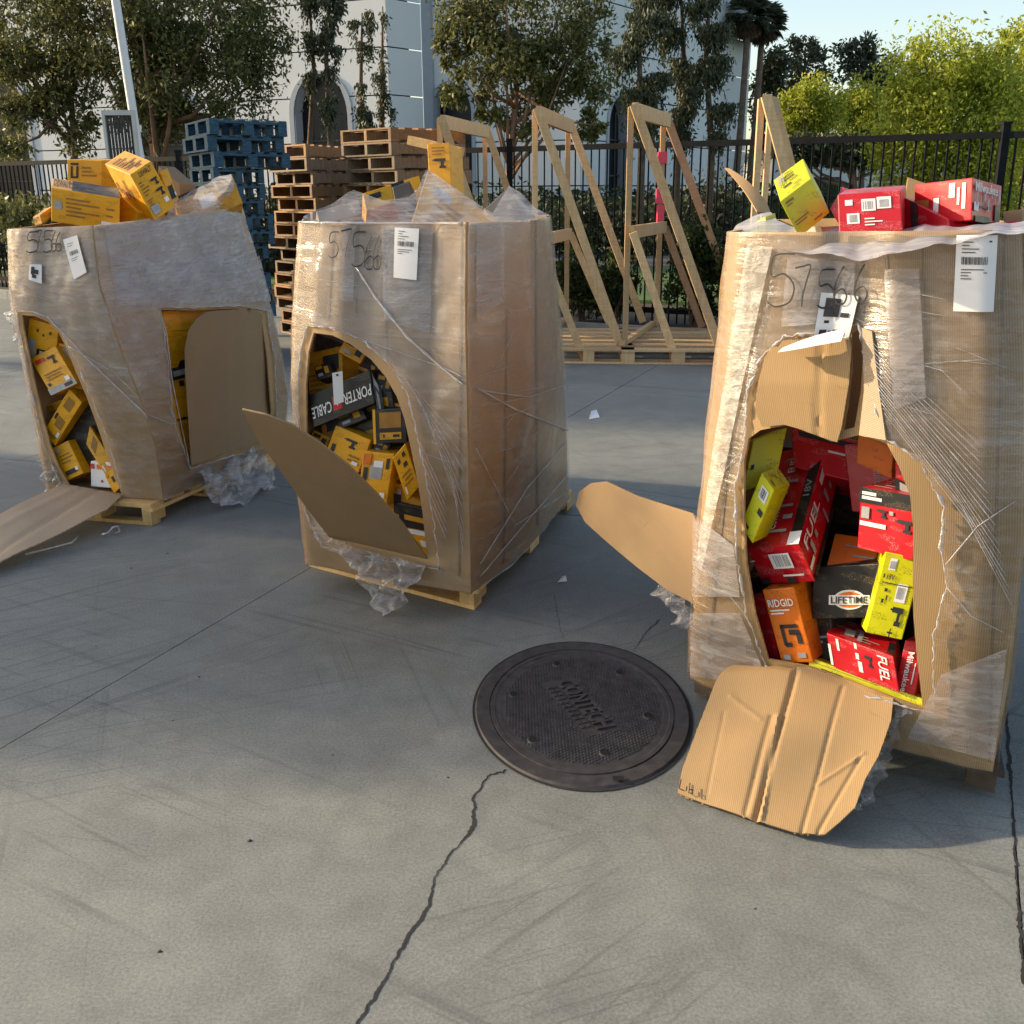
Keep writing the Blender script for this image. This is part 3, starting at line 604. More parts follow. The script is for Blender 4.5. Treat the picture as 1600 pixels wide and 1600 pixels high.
wrap_part('top_film', [(1138, 364), (1150, 346), (1180, 336), (1205, 333), (1214, 344), (1240, 352), (1300, 356), (1411, 360), (1500, 353), (1566, 350), (1602, 345), (1602, 364), (1540, 372), (1465, 383), (1400, 395), (1343, 402), (1280, 394), (1222, 387), (1172, 380)],
          (r0, r1, atY(1400, 352, 2.82)), CARTR, 'film_rim', wr(0.005, 30, 8), 5)
wrap_part('top_film', [(250, 345), (268, 318), (300, 296), (345, 276), (362, 272), (374, 318), (378, 326), (330, 338)], (CARTL.surf(255, 343, 1) + [0, 0, .0], CARTL.surf(370, 326, 1), atY(350, 276, 6.0)), CARTL, 'film_thick', wr(0.01, 11, 9), 6)
wrap_part('loose_film', [(306, 728), (350, 712), (402, 694), (410, 712), (428, 735), (446, 752), (430, 766), (400, 770), (384, 792), (350, 783), (334, 786), (318, 758)], (CARTL.surf(306, 728, 1), CARTL.surf(405, 700, 1), atZ(384, 790, 0.0)), CARTL, 'film_scrap', wr(0.022, 9, 7), 4)
wrap_part('loose_film', [(482, 800), (495, 815), (518, 838), (560, 856), (600, 866), (640, 876), (665, 886), (660, 905), (640, 915), (638, 935), (628, 950), (600, 962), (585, 945), (570, 920), (560, 895), (530, 870), (500, 850)], (CARTC.F.at(490, 815, .03), CARTC.F.at(660, 880, .04), atZ(605, 960, 0.005)), CARTC, 'film_scrap', wr(0.028, 8, 7), 4)
wrap_part('loose_film', [(62, 715), (75, 720), (92, 745), (100, 764), (70, 768), (68, 745)], (CARTL.cL[33] + [0, -.02, 0], CARTL.cL[39] + [.05, -.03, 0], atY(98, 764, 5.3)), CARTL, 'film_scrap', wr(0.02, 5, 4), 4)
wrap_part('loose_film', [(8, 488), (20, 484), (32, 492), (30, 540), (34, 560), (24, 530)], (CARTL.cL[10] + [0, -.02, 0], CARTL.cL[15] + [.02, -.02, 0], atY(8, 488, 5.5)), CARTL, 'film_scrap', wr(0.012, 5, 4), 4)
wrap_part('loose_film', [(1390, 1128), (1402, 1104), (1420, 1108), (1404, 1150), (1384, 1200), (1368, 1246), (1350, 1268), (1334, 1266), (1352, 1220), (1372, 1180)], (CARTR.surf(1410, 1100), atZ(1340, 1266, 0.01), atZ(1366, 1250, 0.03)), CARTR, 'film_scrap', wr(0.014, 6, 5), 5)
wrap_part('loose_film', [(1018, 900), (1045, 922), (1082, 945), (1080, 985), (1066, 985), (1045, 955), (1028, 925)], (CARTR.cL[30] + [-.02, .1, 0], CARTR.cL[34] + [-.02, .1, 0], atY(1020, 905, 3.5)), CARTR, 'film_scrap', wr(0.015, 6, 5), 5)
# shiny tape strip down the left corner of the nearest carton
q = CARTR.F.uv([(1172, 380), (1212, 384), (1200, 440), (1182, 520), (1160, 620), (1135, 740), (1114, 830), (1098, 900), (1088, 880), (1104, 800), (1118, 700), (1136, 600), (1152, 500)])
def face_patch(cart, name, poly, off, mat, parent, k=0, n=14):
    f = cart.F if k == 0 else cart.S; Q = f.uv(dens(poly, 8)); lo, hi = Q.min(0), Q.max(0)
    gx, gy = np.meshgrid(np.linspace(lo[0], hi[0], n), np.linspace(lo[1], hi[1], n * 2)); v, t = cut_mesh(np.stack([gx.ravel(), gy.ravel()], 1), Q, [], 0.004)
    P = f.S(v[:, 0], v[:, 1], off); nn = f.nrm(np.array([.5]))[0]; fl = (np.cross(P[t[:, 1]] - P[t[:, 0]], P[t[:, 2]] - P[t[:, 0]]) @ nn) < 0; t[fl] = t[fl][:, ::-1]
    return mk(name, P, t, mat, parent, np.stack([v[:, 0] * f.w, v[:, 1] * f.h], 1), True)
face_patch(CARTR, 'tape_strip', [(1172, 381), (1212, 386), (1200, 440), (1182, 520), (1160, 620), (1135, 740), (1114, 830), (1100, 890), (1090, 880), (1104, 800), (1118, 700), (1136, 600), (1152, 500)], 0.018, 'tape', CARTR.wrap)
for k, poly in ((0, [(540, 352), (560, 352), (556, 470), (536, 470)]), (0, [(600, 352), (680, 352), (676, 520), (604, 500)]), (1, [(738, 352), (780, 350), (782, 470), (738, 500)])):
    face_patch(CARTC, 'wrap_patch', poly, 0.017, 'film_milky', CARTC.wrap, k)  # milky strips that paint the lit vertical facets of this carton
for poly in ([(1235, 400), (1340, 410), (1338, 500), (1225, 510)], [(1385, 420), (1440, 420), (1450, 620), (1400, 640)]): face_patch(CARTR, 'wrap_patch', poly, 0.017, 'film_milky', CARTR.wrap)
for poly in ([(1082, 955), (1160, 955), (1196, 1042), (1130, 1062), (1082, 1052)], [(1474, 1050), (1576, 1010), (1556, 1185), (1420, 1150)], [(1086, 800), (1150, 850), (1160, 930), (1086, 930)]): face_patch(CARTR, 'wrap_patch', poly, 0.018, 'film_milky', CARTR.wrap)
for poly in ([(160, 356), (370, 330), (400, 440), (178, 470)], [(172, 400), (402, 400), (420, 470), (182, 478)]): face_patch(CARTL, 'wrap_patch', poly, 0.017, 'film_thick', CARTL.wrap, 1)

for cart, k, lst in ((CARTC, 0, ((520, 352, 512, 500), (560, 352, 556, 500), (720, 352, 716, 900), (600, 352, 604, 560))), (CARTC, 1, ((790, 480, 785, 880), (835, 345, 838, 820))), (CARTR, 0, ((1172, 382, 1102, 1060), (1345, 396, 1350, 505), (1385, 396, 1392, 680), (1440, 384, 1452, 700), (1570, 366, 1545, 1190))), (CARTL, 1, ((230, 346, 262, 470), (300, 338, 330, 470)))):
    for x0, y0, x1, y1 in lst: face_patch(cart, 'score_line', [(x0, y0), (x0 + 3, y0), (x1 + 3, y1), (x1, y1)], 0.004, 'cardboard_shaded', cart.t, k, 5)
# thin white threads that paint glints onto the film
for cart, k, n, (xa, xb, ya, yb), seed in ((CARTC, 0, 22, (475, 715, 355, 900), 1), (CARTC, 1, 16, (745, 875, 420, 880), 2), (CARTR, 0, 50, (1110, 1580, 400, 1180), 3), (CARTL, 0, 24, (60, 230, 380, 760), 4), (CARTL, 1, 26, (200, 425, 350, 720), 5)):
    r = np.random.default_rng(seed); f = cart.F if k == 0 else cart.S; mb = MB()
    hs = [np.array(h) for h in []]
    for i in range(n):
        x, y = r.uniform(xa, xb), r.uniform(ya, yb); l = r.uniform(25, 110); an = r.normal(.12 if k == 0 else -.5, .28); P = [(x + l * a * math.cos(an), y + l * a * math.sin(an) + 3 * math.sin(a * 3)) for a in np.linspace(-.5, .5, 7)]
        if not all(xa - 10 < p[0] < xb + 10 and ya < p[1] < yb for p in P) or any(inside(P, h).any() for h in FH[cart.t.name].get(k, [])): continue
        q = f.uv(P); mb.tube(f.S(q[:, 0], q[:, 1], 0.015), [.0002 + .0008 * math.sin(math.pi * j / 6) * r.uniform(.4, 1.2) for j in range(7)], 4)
    tag(mk('wrap_glint', mb.V, mb.F, 'film_rope', cart.wrap, uv=np.array(mb.V)[:, [0, 2]], smooth=True), kind='stuff')

# ------------------------------------------------------------------ marker numbers and shipping labels on the cartons
DIG = {'5': [[(1, 0), (.25, .04), (.15, .42), (.6, .38), (.95, .6), (.8, .9), (.3, 1), (0, .92)]], '7': [[(0, .06), (.5, .02), (1, 0), (.75, .35), (.5, .7), (.4, 1)]],
       '6': [[(.75, 0), (.35, .3), (.08, .7), (.25, .97), (.7, .98), (.9, .78), (.65, .6), (.25, .68), (.1, .8)]]}
def handwriting(cart, chars, k=0, w=0.0035):
    f = cart.F if k == 0 else cart.S; V = []; F = []
    for ch, x0, y0, x1, y1 in chars:
        for st in DIG[ch]:
            pts = [(x0 + a * (x1 - x0), y0 + b * (y1 - y0)) for a, b in st]; sm = []
            for i in range(len(pts) - 1):   # smooth the stroke
                p0, p1, p2, p3 = (np.array(pts[max(0, min(len(pts) - 1, i + j))]) for j in (-1, 0, 1, 2))
                for t in np.linspace(0, 1, 6)[:-1]: sm.append(0.5 * (2 * p1 + (p2 - p0) * t + (2 * p0 - 5 * p1 + 4 * p2 - p3) * t * t + (3 * p1 - p0 - 3 * p2 + p3) * t ** 3))
            sm.append(np.array(pts[-1])); q = f.uv(sm); P = f.S(q[:, 0], q[:, 1], 0.027); n = f.nrm(q[:, 1])
            for i, p in enumerate(P):
                d = P[min(i + 1, len(P) - 1)] - P[max(i - 1, 0)]; sd = np.cross(n[i], d); sd /= np.linalg.norm(sd) + 1e-9
                V += [p - sd * w / 2, p + sd * w / 2]
                if i: b = len(V); F.append((b - 4, b - 3, b - 1, b - 2))
    mk('handwriting', V, F, 'ink', cart.t)
handwriting(CARTR, [('5', 1207, 396, 1250, 478), ('7', 1250, 414, 1274, 478), ('5', 1284, 420, 1312, 480), ('6', 1308, 415, 1332, 474), ('6', 1340, 412, 1364, 470)], 0, 0.0048)
handwriting(CARTC, [('5', 520, 362, 536, 402), ('7', 540, 358, 556, 402), ('5', 556, 362, 578, 416), ('6', 575, 370, 592, 420), ('6', 588, 368, 603, 420)], 0, 0.0055)
handwriting(CARTL, [('5', 48, 362, 68, 394), ('7', 60, 360, 72, 394), ('5', 74, 360, 90, 394), ('6', 86, 362, 96, 392), ('6', 93, 362, 104, 392)], 0, 0.0065)
def sticker(cart, quad, marks, k=0, off=0.022, name='shipping_label'):
    f = cart.F if k == 0 else cart.S; Q = f.uv(quad)
    def pt(a, b, o): 
        q = (Q[0] * (1 - a) + Q[1] * a) * (1 - b) + (Q[3] * (1 - a) + Q[2] * a) * b; return f.S([q[0]], [q[1]], o)[0]
    V = []; F = []; n = 6
    for j in range(n + 1):
        for i in range(n + 1): V.append(pt(i / n, j / n, off))
    for j in range(n):
        for i in range(n): a = j * (n + 1) + i; F.append((a, a + n + 1, a + n + 2, a + 1))
    lab = mk(name, V, F, 'paper', cart.t, smooth=True); mb = MB()
    for x0, y0, x1, y1 in marks: mb.add([pt(x0, y0, off + .002), pt(x0, y1, off + .002), pt(x1, y1, off + .002), pt(x1, y0, off + .002)], [(0, 1, 2, 3)])
    tag(mk('label_print', mb.V, mb.F, 'ink', lab), kind='stuff')
def bars(x0, y0, x1, y1, n, seed):
    r = np.random.default_rng(seed); w = (x1 - x0) / n; return [(x0 + i * w, y0, x0 + i * w + w * r.uniform(.3, .8), y1) for i in range(n)]
def lines(x0, y0, dy, ws, h=0.012): return [(x0, y0 + i * dy, x0 + w, y0 + i * dy + h) for i, w in enumerate(ws)]
sticker(CARTR, [(1500, 367), (1564, 367), (1557, 486), (1494, 485)], bars(.16, .28, .84, .38, 20, 1) + lines(.16, .08, .045, (.3, .2, .45, .36)) + lines(.16, .44, .04, (.6, .66, .2, .28)) + [(.84, .07, .9, .09)])
sticker(CARTC, [(622, 355), (660, 357), (656, 437), (620, 433)], bars(.16, .26, .84, .36, 16, 2) + lines(.16, .06, .05, (.3, .2, .45, .3)) + lines(.16, .42, .04, (.6, .5, .2)))
sticker(CARTL, [(104, 374), (126, 367), (141, 425), (121, 436)], bars(.2, .34, .8, .44, 9, 3) + lines(.2, .14, .06, (.4, .3)) + lines(.2, .52, .05, (.5, .4)))
sticker(CARTL, [(52, 412), (71, 413), (71, 443), (50, 436)], [(.2, .15, .45, .6), (.45, .3, .75, .55), (.3, .6, .6, .8)], name='small_label')
sticker(CARTR, [(1289, 456), (1347, 462), (1331, 529), (1276, 530)], [(.15, .1, .55, .5), (.2, .58, .32, .64), (.6, .4, .85, .5), (.12, .78, .3, .92), (.34, .8, .42, .92), (.46, .78, .6, .92), (.64, .82, .8, .92)], name='torn_label')
# curled corner of the torn label, standing off the panel
V = []; F = []
for i in range(9):
    a = i / 8; x = 1232 + a * 98; yt = 541 - 30 * math.sin(a * 1.3); yb = 546 - 17 * a
    o = 0.035 + 0.05 * (1 - a) * math.sin(a * 2.4); V += [CARTR.F.at(x, yt, .024 + o * .3), CARTR.F.at(x, yb, .03 + o)]
    if i: b = len(V); F.append((b - 4, b - 3, b - 1, b - 2))
mk('label_curl', V, F, 'paper', CARTR.t, smooth=True)

# ------------------------------------------------------------------ pallets
def pallet_quad(name, label, FL, NR, BR, h, mat, group='pallets under the wrapped cartons'):
    FL, NR, BR = (np.array([*p[:2], 0.0]) for p in (FL, NR, BR)); U = NR - FL; Wv = BR - NR; t = thing(name, label, 'pallet', FL, group)
    def at(s_, q, z): return FL + U * s_ + Wv * q + np.array([0, 0, z])
    def board(nm, s0, s1, q0, q1, z0, z1):
        V, F = hexa(at(s0, q0, z0), at(s1, q0, z0) - at(s0, q0, z0), at(s0, q1, z0) - at(s0, q0, z0), (0, 0, z1 - z0)); mk(nm, V, F, mat, t)
    for q in ((0, .47, .94) if mat != 'pallet_dark' else (.47, .94)): board('bottom_board', 0, 1, q, q + .06, 0.002, .02)
    for s_ in (0, .46, .92):
        for q in (0, .45, .90): board('block', s_, s_ + .08 + .04 * (q > 0), q, q + .10, .0205, h - .042)
        board('stringer', s_, s_ + .1, 0, 1, h - .0415, h - .0225)
    for k in range(7): board('deck_board', 0, 1, k * .1505, k * .1505 + .095, h - .022, h)
pallet_quad('wooden_pallet', 'new pine pallet under the carton with the leaf shaped flap', atZ(484, 886), atZ(741, 954), atZ(888, 790), .118, 'pallet_new')
pallet_quad('wooden_pallet', 'new pine pallet under the slouching carton heaped with yellow boxes', atZ(70, 808), atZ(238, 822), atZ(425, 735), .118, 'pallet_new')
pallet_quad('wooden_pallet', 'dark pallet under the nearest carton of red boxes', atZ(1084, 1090), atZ(1552, 1250), atZ(1552, 1250) + [.46, 1.3, 0], .118, 'pallet_dark')  # much darker wood than the other two pallets

# ------------------------------------------------------------------ product boxes
def drill(x, y, s, seed=0, k=0.75):   # printed picture of a hand tool as a few flat patches
    return [(x, y, x + s, y + s * .32 * k), (x + s * .55, y + s * .3 * k, x + s * .82, y + s * .85 * k), (x + s * .42, y + s * .8 * k, x + s * .98, y + s * 1.08 * k), (x - s * .18, y + s * .1 * k, x, y + s * .22 * k)]
def small_print(r, n, x0, y0, x1, y1):
    out = []
    for i in range(n):
        y = y0 + (y1 - y0) * (i + .2) / n; out.append((x0, y, x0 + (x1 - x0) * r.uniform(.35, 1), y + (y1 - y0) / n * .42))
    return out
def pbox(name, label, p0, u, v, w, mat, prints=(), group=None, cat='box', bev=True, yf=None, seam=True):
    """box from pixel corners; each corner is (x, y, Y) or, with yf, (x, y, inset behind the carton wall)"""
    def P(c):
        if len(c) == 3 and yf is not None: return atY(c[0], c[1], yf(c[0], c[1]) + c[2])
        return atY(*c)
    a, b, c = P(p0), P(u), P(v); U, Vv = b - a, c - a
    if np.isscalar(w):
        n = np.cross(U, Vv); n /= np.linalg.norm(n); n = n if n @ (a - CP) > 0 else -n
        Wv = n * w
    else: Wv = P(w) - a
    ctr = a + (U + Vv + Wv) / 2
    t = thing(name, label, cat, ctr - [0, 0, 0], group)
    bm_V, bm_F = hexa(a, U, Vv, Wv); rj = np.random.default_rng(abs(hash(label)) % 99991 if False else sum(map(ord, label))); mx = .022 * min(np.linalg.norm(U), np.linalg.norm(Vv)); bm_V = [x + (ctr - x) / np.linalg.norm(ctr - x) * rj.uniform(0, mx) for x in bm_V]
    if name == 'tool_box' and np.linalg.norm(Wv) > .05: prints = list(prints) + [('r', fc, 'ink' if mat in ('yellow', 'lime', 'orange', 'yellow_dull') else 'grey_print', [(x, y, x + rj.uniform(.15, .4), y + rj.uniform(.015, .05)) for x, y in np.stack([rj.uniform(.06, .5, 7), np.linspace(.12, .85, 7)], 1)]) for fc in 'bc'] + ([('r', 'a', 'paper', [(.74, .74, .9, .84)])] if mat == 'yellow' else [])
    o = mk('carton_body', bm_V, bm_F, mat, t)
    if bev:
        m = o.modifiers.new('edge', 'BEVEL'); m.width = 0.003; m.segments = 2
    ax = {'a': (U, Vv), 'b': (U, Wv), 'c': (Vv, Wv)}
    def fp(face, x, y, off=0.0014):
        e1, e2 = ax[face]; n = np.cross(e1, e2); n /= np.linalg.norm(n)
        base = a if ((a + (e1 + e2) / 2 - ctr) @ n) > 0 else a
        if ((a + (e1 + e2) / 2 - ctr) @ n) < 0: n = -n
        return a + e1 * x + e2 * y + n * off
    mats = []; mb = MB(); off = {}
    for it in prints:
        if it[0] == 'r':
            _, face, m, rects = it
            if m not in mats: mats.append(m)
            lv = 0.0012 + 0.0006 * len(off); off[len(off)] = 1
            for x0, y0, x1, y1 in rects:
                q = [fp(face, x0, y0, lv), fp(face, x1, y0, lv), fp(face, x1, y1, lv), fp(face, x0, y1, lv)]; mb.add(q, [(0, 1, 2, 3)], mats.index(m))
        else:
            _, face, m, s, x0, y0, x1, y1, rot = it; V2, F2 = TXT[s]; V = []
            for tx, ty in V2:
                fx, fy = (tx, 1 - ty) if rot == 0 else ((1 - tx, ty) if rot == 180 else ((1 - ty, 1 - tx) if rot == 90 else ((1 - ty, tx) if rot == 'w' else (ty, tx))))
                if rot == 'i': fx, fy = tx + (ty - .5) * .12, 1 - ty
                V.append(fp(face, x0 + fx * (x1 - x0), y0 + fy * (y1 - y0), 0.0042))
            mk('lettering', V, F2, m, t)
    if mb.V: 
        tag(mk('print', mb.V, mb.F, mats, t, mi=mb.mi), kind='stuff')
    return t
def yellow_print(seed, face='a', name=True, band=None, rot=0):
    r = np.random.default_rng(seed); L = []
    if band: L.append(('r', face, 'black', [(0.0, 0.0, 1.0, band)]))
    y0 = (band or 0) + .05
    L.append(('r', face, 'ink', drill(r.uniform(.5, .62), y0 + .1, .3)))
    L.append(('r', face, 'brown_print', small_print(r, 5, .07, y0 + .28, .48, .78)))
    L.append(('r', face, 'ink', [(.07, .84, .2, .93), (.24, .84, .3, .93), (.34, .84, .4, .93)]))
    if name: L.append(('t', face, 'ink' if not band else 'yellow', 'DEWALT', .07, .03 if band else y0 + .04, .5, (band - .04) if band else y0 + .2, rot))
    return L
YG, RG, CG, TG = 'yellow boxes inside the slouching carton', 'boxes inside the nearest carton', 'boxes inside the carton with the leaf shaped flap', 'boxes heaped above the carton rims'
# heap on the slouching carton
pbox('tool_box', 'yellow box with black lid band lying along the rim of the slouching carton', (80, 293, 5.45), (188, 310, 5.38), (80, 346, 5.47), (83, 278, 5.75), 'yellow',
     [('r', 'b', 'charcoal', [(0.3, .02, 1, .98)]), ('t', 'b', 'charcoal', 'DEWALT', .03, .85, .28, .2, 0), ('r', 'a', 'grey_print', [(.05, .35, .16, .6)]), ('r', 'a', 'brown_print', small_print(np.random.default_rng(1), 5, .22, .2, .72, .8) + [(.8, .35, .92, .4), (.8, .55, .9, .6)])], TG)
pbox('tool_box', 'small yellow box standing behind the black banded box', (105, 249, 5.95), (160, 250, 5.9), (105, 312, 5.97), 0.22, 'yellow', [('r', 'a', 'ink', [(.1, .08, .32, .14), (.1, .16, .16, .42), (.26, .16, .32, .42), (.1, .41, .32, .46)]), ('r', 'a', 'brown_print', small_print(np.random.default_rng(2), 3, .42, .16, .9, .44))], TG)
pbox('tool_box', 'large yellow box tilted on its corner above the slouching carton', (203, 273, 5.55), (236, 251, 5.62), (242, 345, 5.45), (163, 256, 5.80), 'yellow',
     [('t', 'a', 'ink', 'DEWALT', .3, .06, .85, .16, 0), ('r', 'a', 'brown_print', small_print(np.random.default_rng(3), 5, .12, .22, .5, .55) + small_print(np.random.default_rng(9), 3, .1, .6, .4, .75)), ('r', 'a', 'ink', drill(.62, .3, .26, k=.5) + drill(.62, .52, .28, k=.5)), ('r', 'a', 'grey_print', [(.12, .75, .42, .92)]), ('r', 'b', 'brown_print', small_print(np.random.default_rng(4), 6, .12, .2, .85, .85))], TG)
pbox('tool_box', 'open orange flap of a box under the black banded box', (62, 336, 5.5), (82, 322, 5.55), (66, 350, 5.5), .12, 'yellow_dull', (), TG)
pbox('tool_box', 'yellow box underneath the large tilted yellow box', (188, 306, 5.6), (215, 330, 5.5), (178, 348, 5.6), .2, 'yellow', (), TG)
pbox('tool_box', 'black edged box under clear film at the right of the heap', (272, 309, 5.95), (362, 271, 6.1), (290, 356, 5.9), .24, 'yellow_dull', [('r', 'a', 'black', [(0, 0, 1, .14)]), ('r', 'a', 'paper', [(.35, .3, .6, .7)]), ('r', 'a', 'ink', [(.7, .3, .95, .4), (.7, .5, .9, .55), (.08, .6, .2, .7)])], TG)
pbox('kraft_box', 'plain brown box flap behind the large tilted yellow box', (247, 258, 6.15), (282, 287, 6.1), (247, 310, 6.15), .15, 'cardboard_shaded', (), TG)
pbox('tool_box', 'yellow sliver of a box beside the large tilted box', (250, 268, 5.75), (262, 262, 5.8), (268, 318, 5.7), .1, 'yellow', [('r', 'a', 'ink', [(.2, .5, .8, .9)])], TG)
# heap on the carton with the leaf flap
pbox('tool_box', 'small upright yellow box on top of the heap before the brown pallets', (667, 224, 4.9), (702, 222, 4.87), (672, 318, 4.85), .18, 'yellow', [('r', 'a', 'brown_print', small_print(np.random.default_rng(5), 3, .2, .06, .85, .22)), ('r', 'a', 'ink', drill(.3, .26, .5, k=.3))], TG)
pbox('tool_box', 'yellow box tilted like a tent under the film', (668, 264, 4.5), (776, 342, 4.42), (640, 352, 4.36), .3, 'yellow', [('r', 'a', 'brown_print', small_print(np.random.default_rng(6), 5, .2, .3, .8, .8)), ('r', 'a', 'grey_print', [(.15, .15, .4, .3), (.7, .5, .9, .62)])], TG)
pbox('tool_box', 'low yellow box left of the tent shaped box', (566, 302, 4.7), (655, 274, 4.8), (572, 330, 4.65), .2, 'yellow', [('r', 'a', 'black', [(.5, 0, .72, 1), (.1, .2, .3, .5)])], TG)
pbox('tool_box', 'black handled box between the two yellow boxes', (612, 292, 4.6), (640, 282, 4.6), (618, 320, 4.55), .1, 'charcoal', (), TG)
pbox('kraft_box', 'pale brown box corner peaking under film at the right rim', (796, 291, 4.85), (838, 338, 4.75), (756, 326, 4.6), .25, 'cardboard_pale', (), TG)
pbox('kraft_box', 'brown box lying flat under film at the left rim', (494, 330, 4.45), (560, 312, 4.55), (500, 352, 4.4), .3, 'cardboard_pale', (), TG)
# heap on the nearest carton
pbox('tool_box', 'lime yellow box leaning up out of the nearest carton', (1219, 315, 2.88), (1268, 278, 2.98), (1249, 372, 2.83), (1208, 281, 3.06), 'lime', [('r', 'a', 'brown_print', [(.10, .10, .34, .15), (.10, .19, .26, .22), (.08, .62, .5, .65), (.08, .69, .42, .72), (.55, .86, .8, .90)]), ('t', 'b', 'grey_print', '18V', .08, .9, .3, .5, 0)], TG)
pbox('tool_box', 'crimson box with white stickers in the middle of the heap', (1308, 304, 2.80), (1408, 297, 2.72), (1311, 366, 2.77), (1322, 296, 3.0), 'red',
     [('r', 'a', 'paper', [(.38, .16, .6, .46), (.62, .13, .84, .42), (.12, .16, .24, .3), (.14, .5, .34, .76)]), ('r', 'a', 'grey_print', bars(.4, .22, .58, .42, 5, 3) + [(.66, .2, .8, .38), (.18, .54, .3, .72)]), ('r', 'a', 'white', small_print(np.random.default_rng(8), 3, .42, .62, .7, .85))], TG)
pbox('tool_box', 'red box lid flap standing open beside the crimson box', (1296, 326, 2.95), (1317, 290, 3.0), (1310, 350, 2.85), .02, 'red', (), TG)
pbox('tool_box', 'bright red box with white logo at the right of the heap', (1520, 277, 2.68), (1429, 288, 2.86), (1517, 345, 2.66), (1566, 290, 2.86), 'red',
     [('t', 'c', 'white', 'Milwaukee', .08, .06, .3, .8, 'w'), ('r', 'a', 'white', [(.28, .08, .38, .42), (.1, .1, .16, .7), (.2, .2, .24, .6), (.55, .4, .64, .9)]), ('r', 'a', 'brown_print', [(.72, .42, .95, .75)]), ('r', 'c', 'paper', [(.55, .05, .75, .2)]), ('r', 'c', 'black', [(.6, .3, .66, .6), (.5, .75, .9, .9), (.85, .1, 1, .6)])], TG)
pbox('tool_box', 'dark red box wedged under the bright red logo box', (1408, 306, 2.86), (1482, 342, 2.70), (1410, 366, 2.82), .2, 'red', [('r', 'a', 'charcoal', [(.2, 0, .36, 1)])], TG)
pbox('kraft_box', 'plain brown box behind the bright red logo box', (1412, 312, 3.05), (1418, 275, 3.1), (1462, 330, 3.0), .2, 'cardboard_warm', (), TG)
pbox('tool_box', 'orange red box lying flat inside the front rim', (1252, 356, 2.98), (1338, 350, 2.92), (1258, 372, 2.90), .1, 'orange', [('r', 'a', 'paper', [(0, 0, .35, .6)])], TG)
pbox('tool_box', 'lime box end at the left rim of the nearest carton', (1196, 338, 3.25), (1212, 332, 3.3), (1199, 362, 3.22), .12, 'lime', (), TG)
pbox('tool_box', 'red box lying deep at the right end of the heap', (1500, 352, 2.75), (1592, 344, 2.7), (1502, 372, 2.72), .3, 'red', [('r', 'a', 'black', [(0, 0, .6, 1)])], TG)
pbox('kraft_box', 'crumpled brown box at the far right rim', (1566, 330, 2.95), (1596, 326, 2.9), (1568, 352, 2.92), .2, 'cardboard', (), TG)

# inside the nearest carton
fR = lambda x, y: CARTR.F.at(min(max(x, 1150), 1580), y)[1]
B = lambda name, label, p0, u, v, w, mat, pr=(), g=RG, yf=fR, **k: pbox(name, label, p0, u, v, w, mat, pr, g, yf=yf, **k)
B('tool_box', 'largest red box with black band running up into the carton', (1248, 850, .05), (1166, 858, .10), (1274, 909, .06), (1291, 690, .42), 'red',
  [('r', 'b', 'black', [(0, 0.12, .2, 1.0)]), ('r', 'b', 'paper', [(0.0, 0.0, .22, .12)]), ('t', 'b', 'white', 'COMPACT', .52, .16, .66, .42, 270), ('t', 'b', 'white', 'COMPACT', .50, .47, .64, .68, 270), ('t', 'b', 'white', 'FUEL', .46, .72, .6, .9, 270), ('t', 'b', 'grey_print', '18V', .04, .45, .16, .62, 270),
   ('t', 'c', 'white', 'FUEL', .1, .06, .36, .5, 'w'), ('r', 'c', 'paper', [(.1, .64, .26, .78), (.14, .84, .44, .94)]), ('r', 'c', 'black', [(.86, .0, 1, 1)]), ('r', 'c', 'white', [(.62, .0, .72, .12)]),
   ('r', 'a', 'paper', [(.24, .18, .62, .58)]), ('r', 'a', 'grey_print', bars(.28, .22, .56, .52, 9, 4)), ('r', 'a', 'white', [(.12, .74, .5, .79), (.92, .3, 1, .34)]), ('r', 'a', 'ink', [(.3, .82, .46, .96), (.8, .8, .94, .96)])])
B('tool_box', 'olive lime box high at the left edge of the opening', (1177, 688, .16), (1230, 668, .24), (1160, 770, .10), .15, 'lime', [('r', 'a', 'ink', [(.1, .5, .2, .6), (.6, .75, .7, .9)])])
B('tool_box', 'small lime box with barcode below the olive one', (1190, 738, .05), (1210, 766, .05), (1156, 822, .02), .12, 'lime', [('r', 'a', 'paper', [(.3, .12, .8, .34)]), ('r', 'a', 'ink', bars(.38, .15, .7, .3, 5, 2) + [(.6, .45, .9, .55), (.1, .85, .5, .9)])])
B('tool_box', 'dark red box lying deep behind the big red box', (1318, 694, .34), (1396, 700, .36), (1330, 800, .30), .2, 'red', [('t', 'a', 'grey_print', 'Milwaukee', .55, .1, .75, .6, 270)])
B('tool_box', 'red box with black lid showing printed cordless tools', (1344, 760, .08), (1434, 776, .06), (1338, 857, .06), .2, 'red', [('r', 'a', 'black', [(0, 0, 1, .24)]), ('r', 'a', 'white', [(.05, .06, .3, .11), (.05, .13, .4, .18), (.04, .53, .5, .6)]), ('r', 'a', 'ink', drill(.7, .4, .24) + drill(.34, .3, .16)), ('r', 'a', 'grey_print', [(.06, .3, .2, .48), (.55, .3, .62, .36)])])
B('tool_box', 'dim orange box lying flat above the black box', (1304, 832, .30), (1376, 842, .30), (1290, 887, .12), .06, 'orange', [('r', 'a', 'grey_print', [(.5, .55, .95, .6), (.3, .3, .7, .34)])])
B('tool_box', 'black box with an oval orange and white badge', (1270, 886, .13), (1376, 880, .12), (1268, 968, .10), .2, 'black', [])
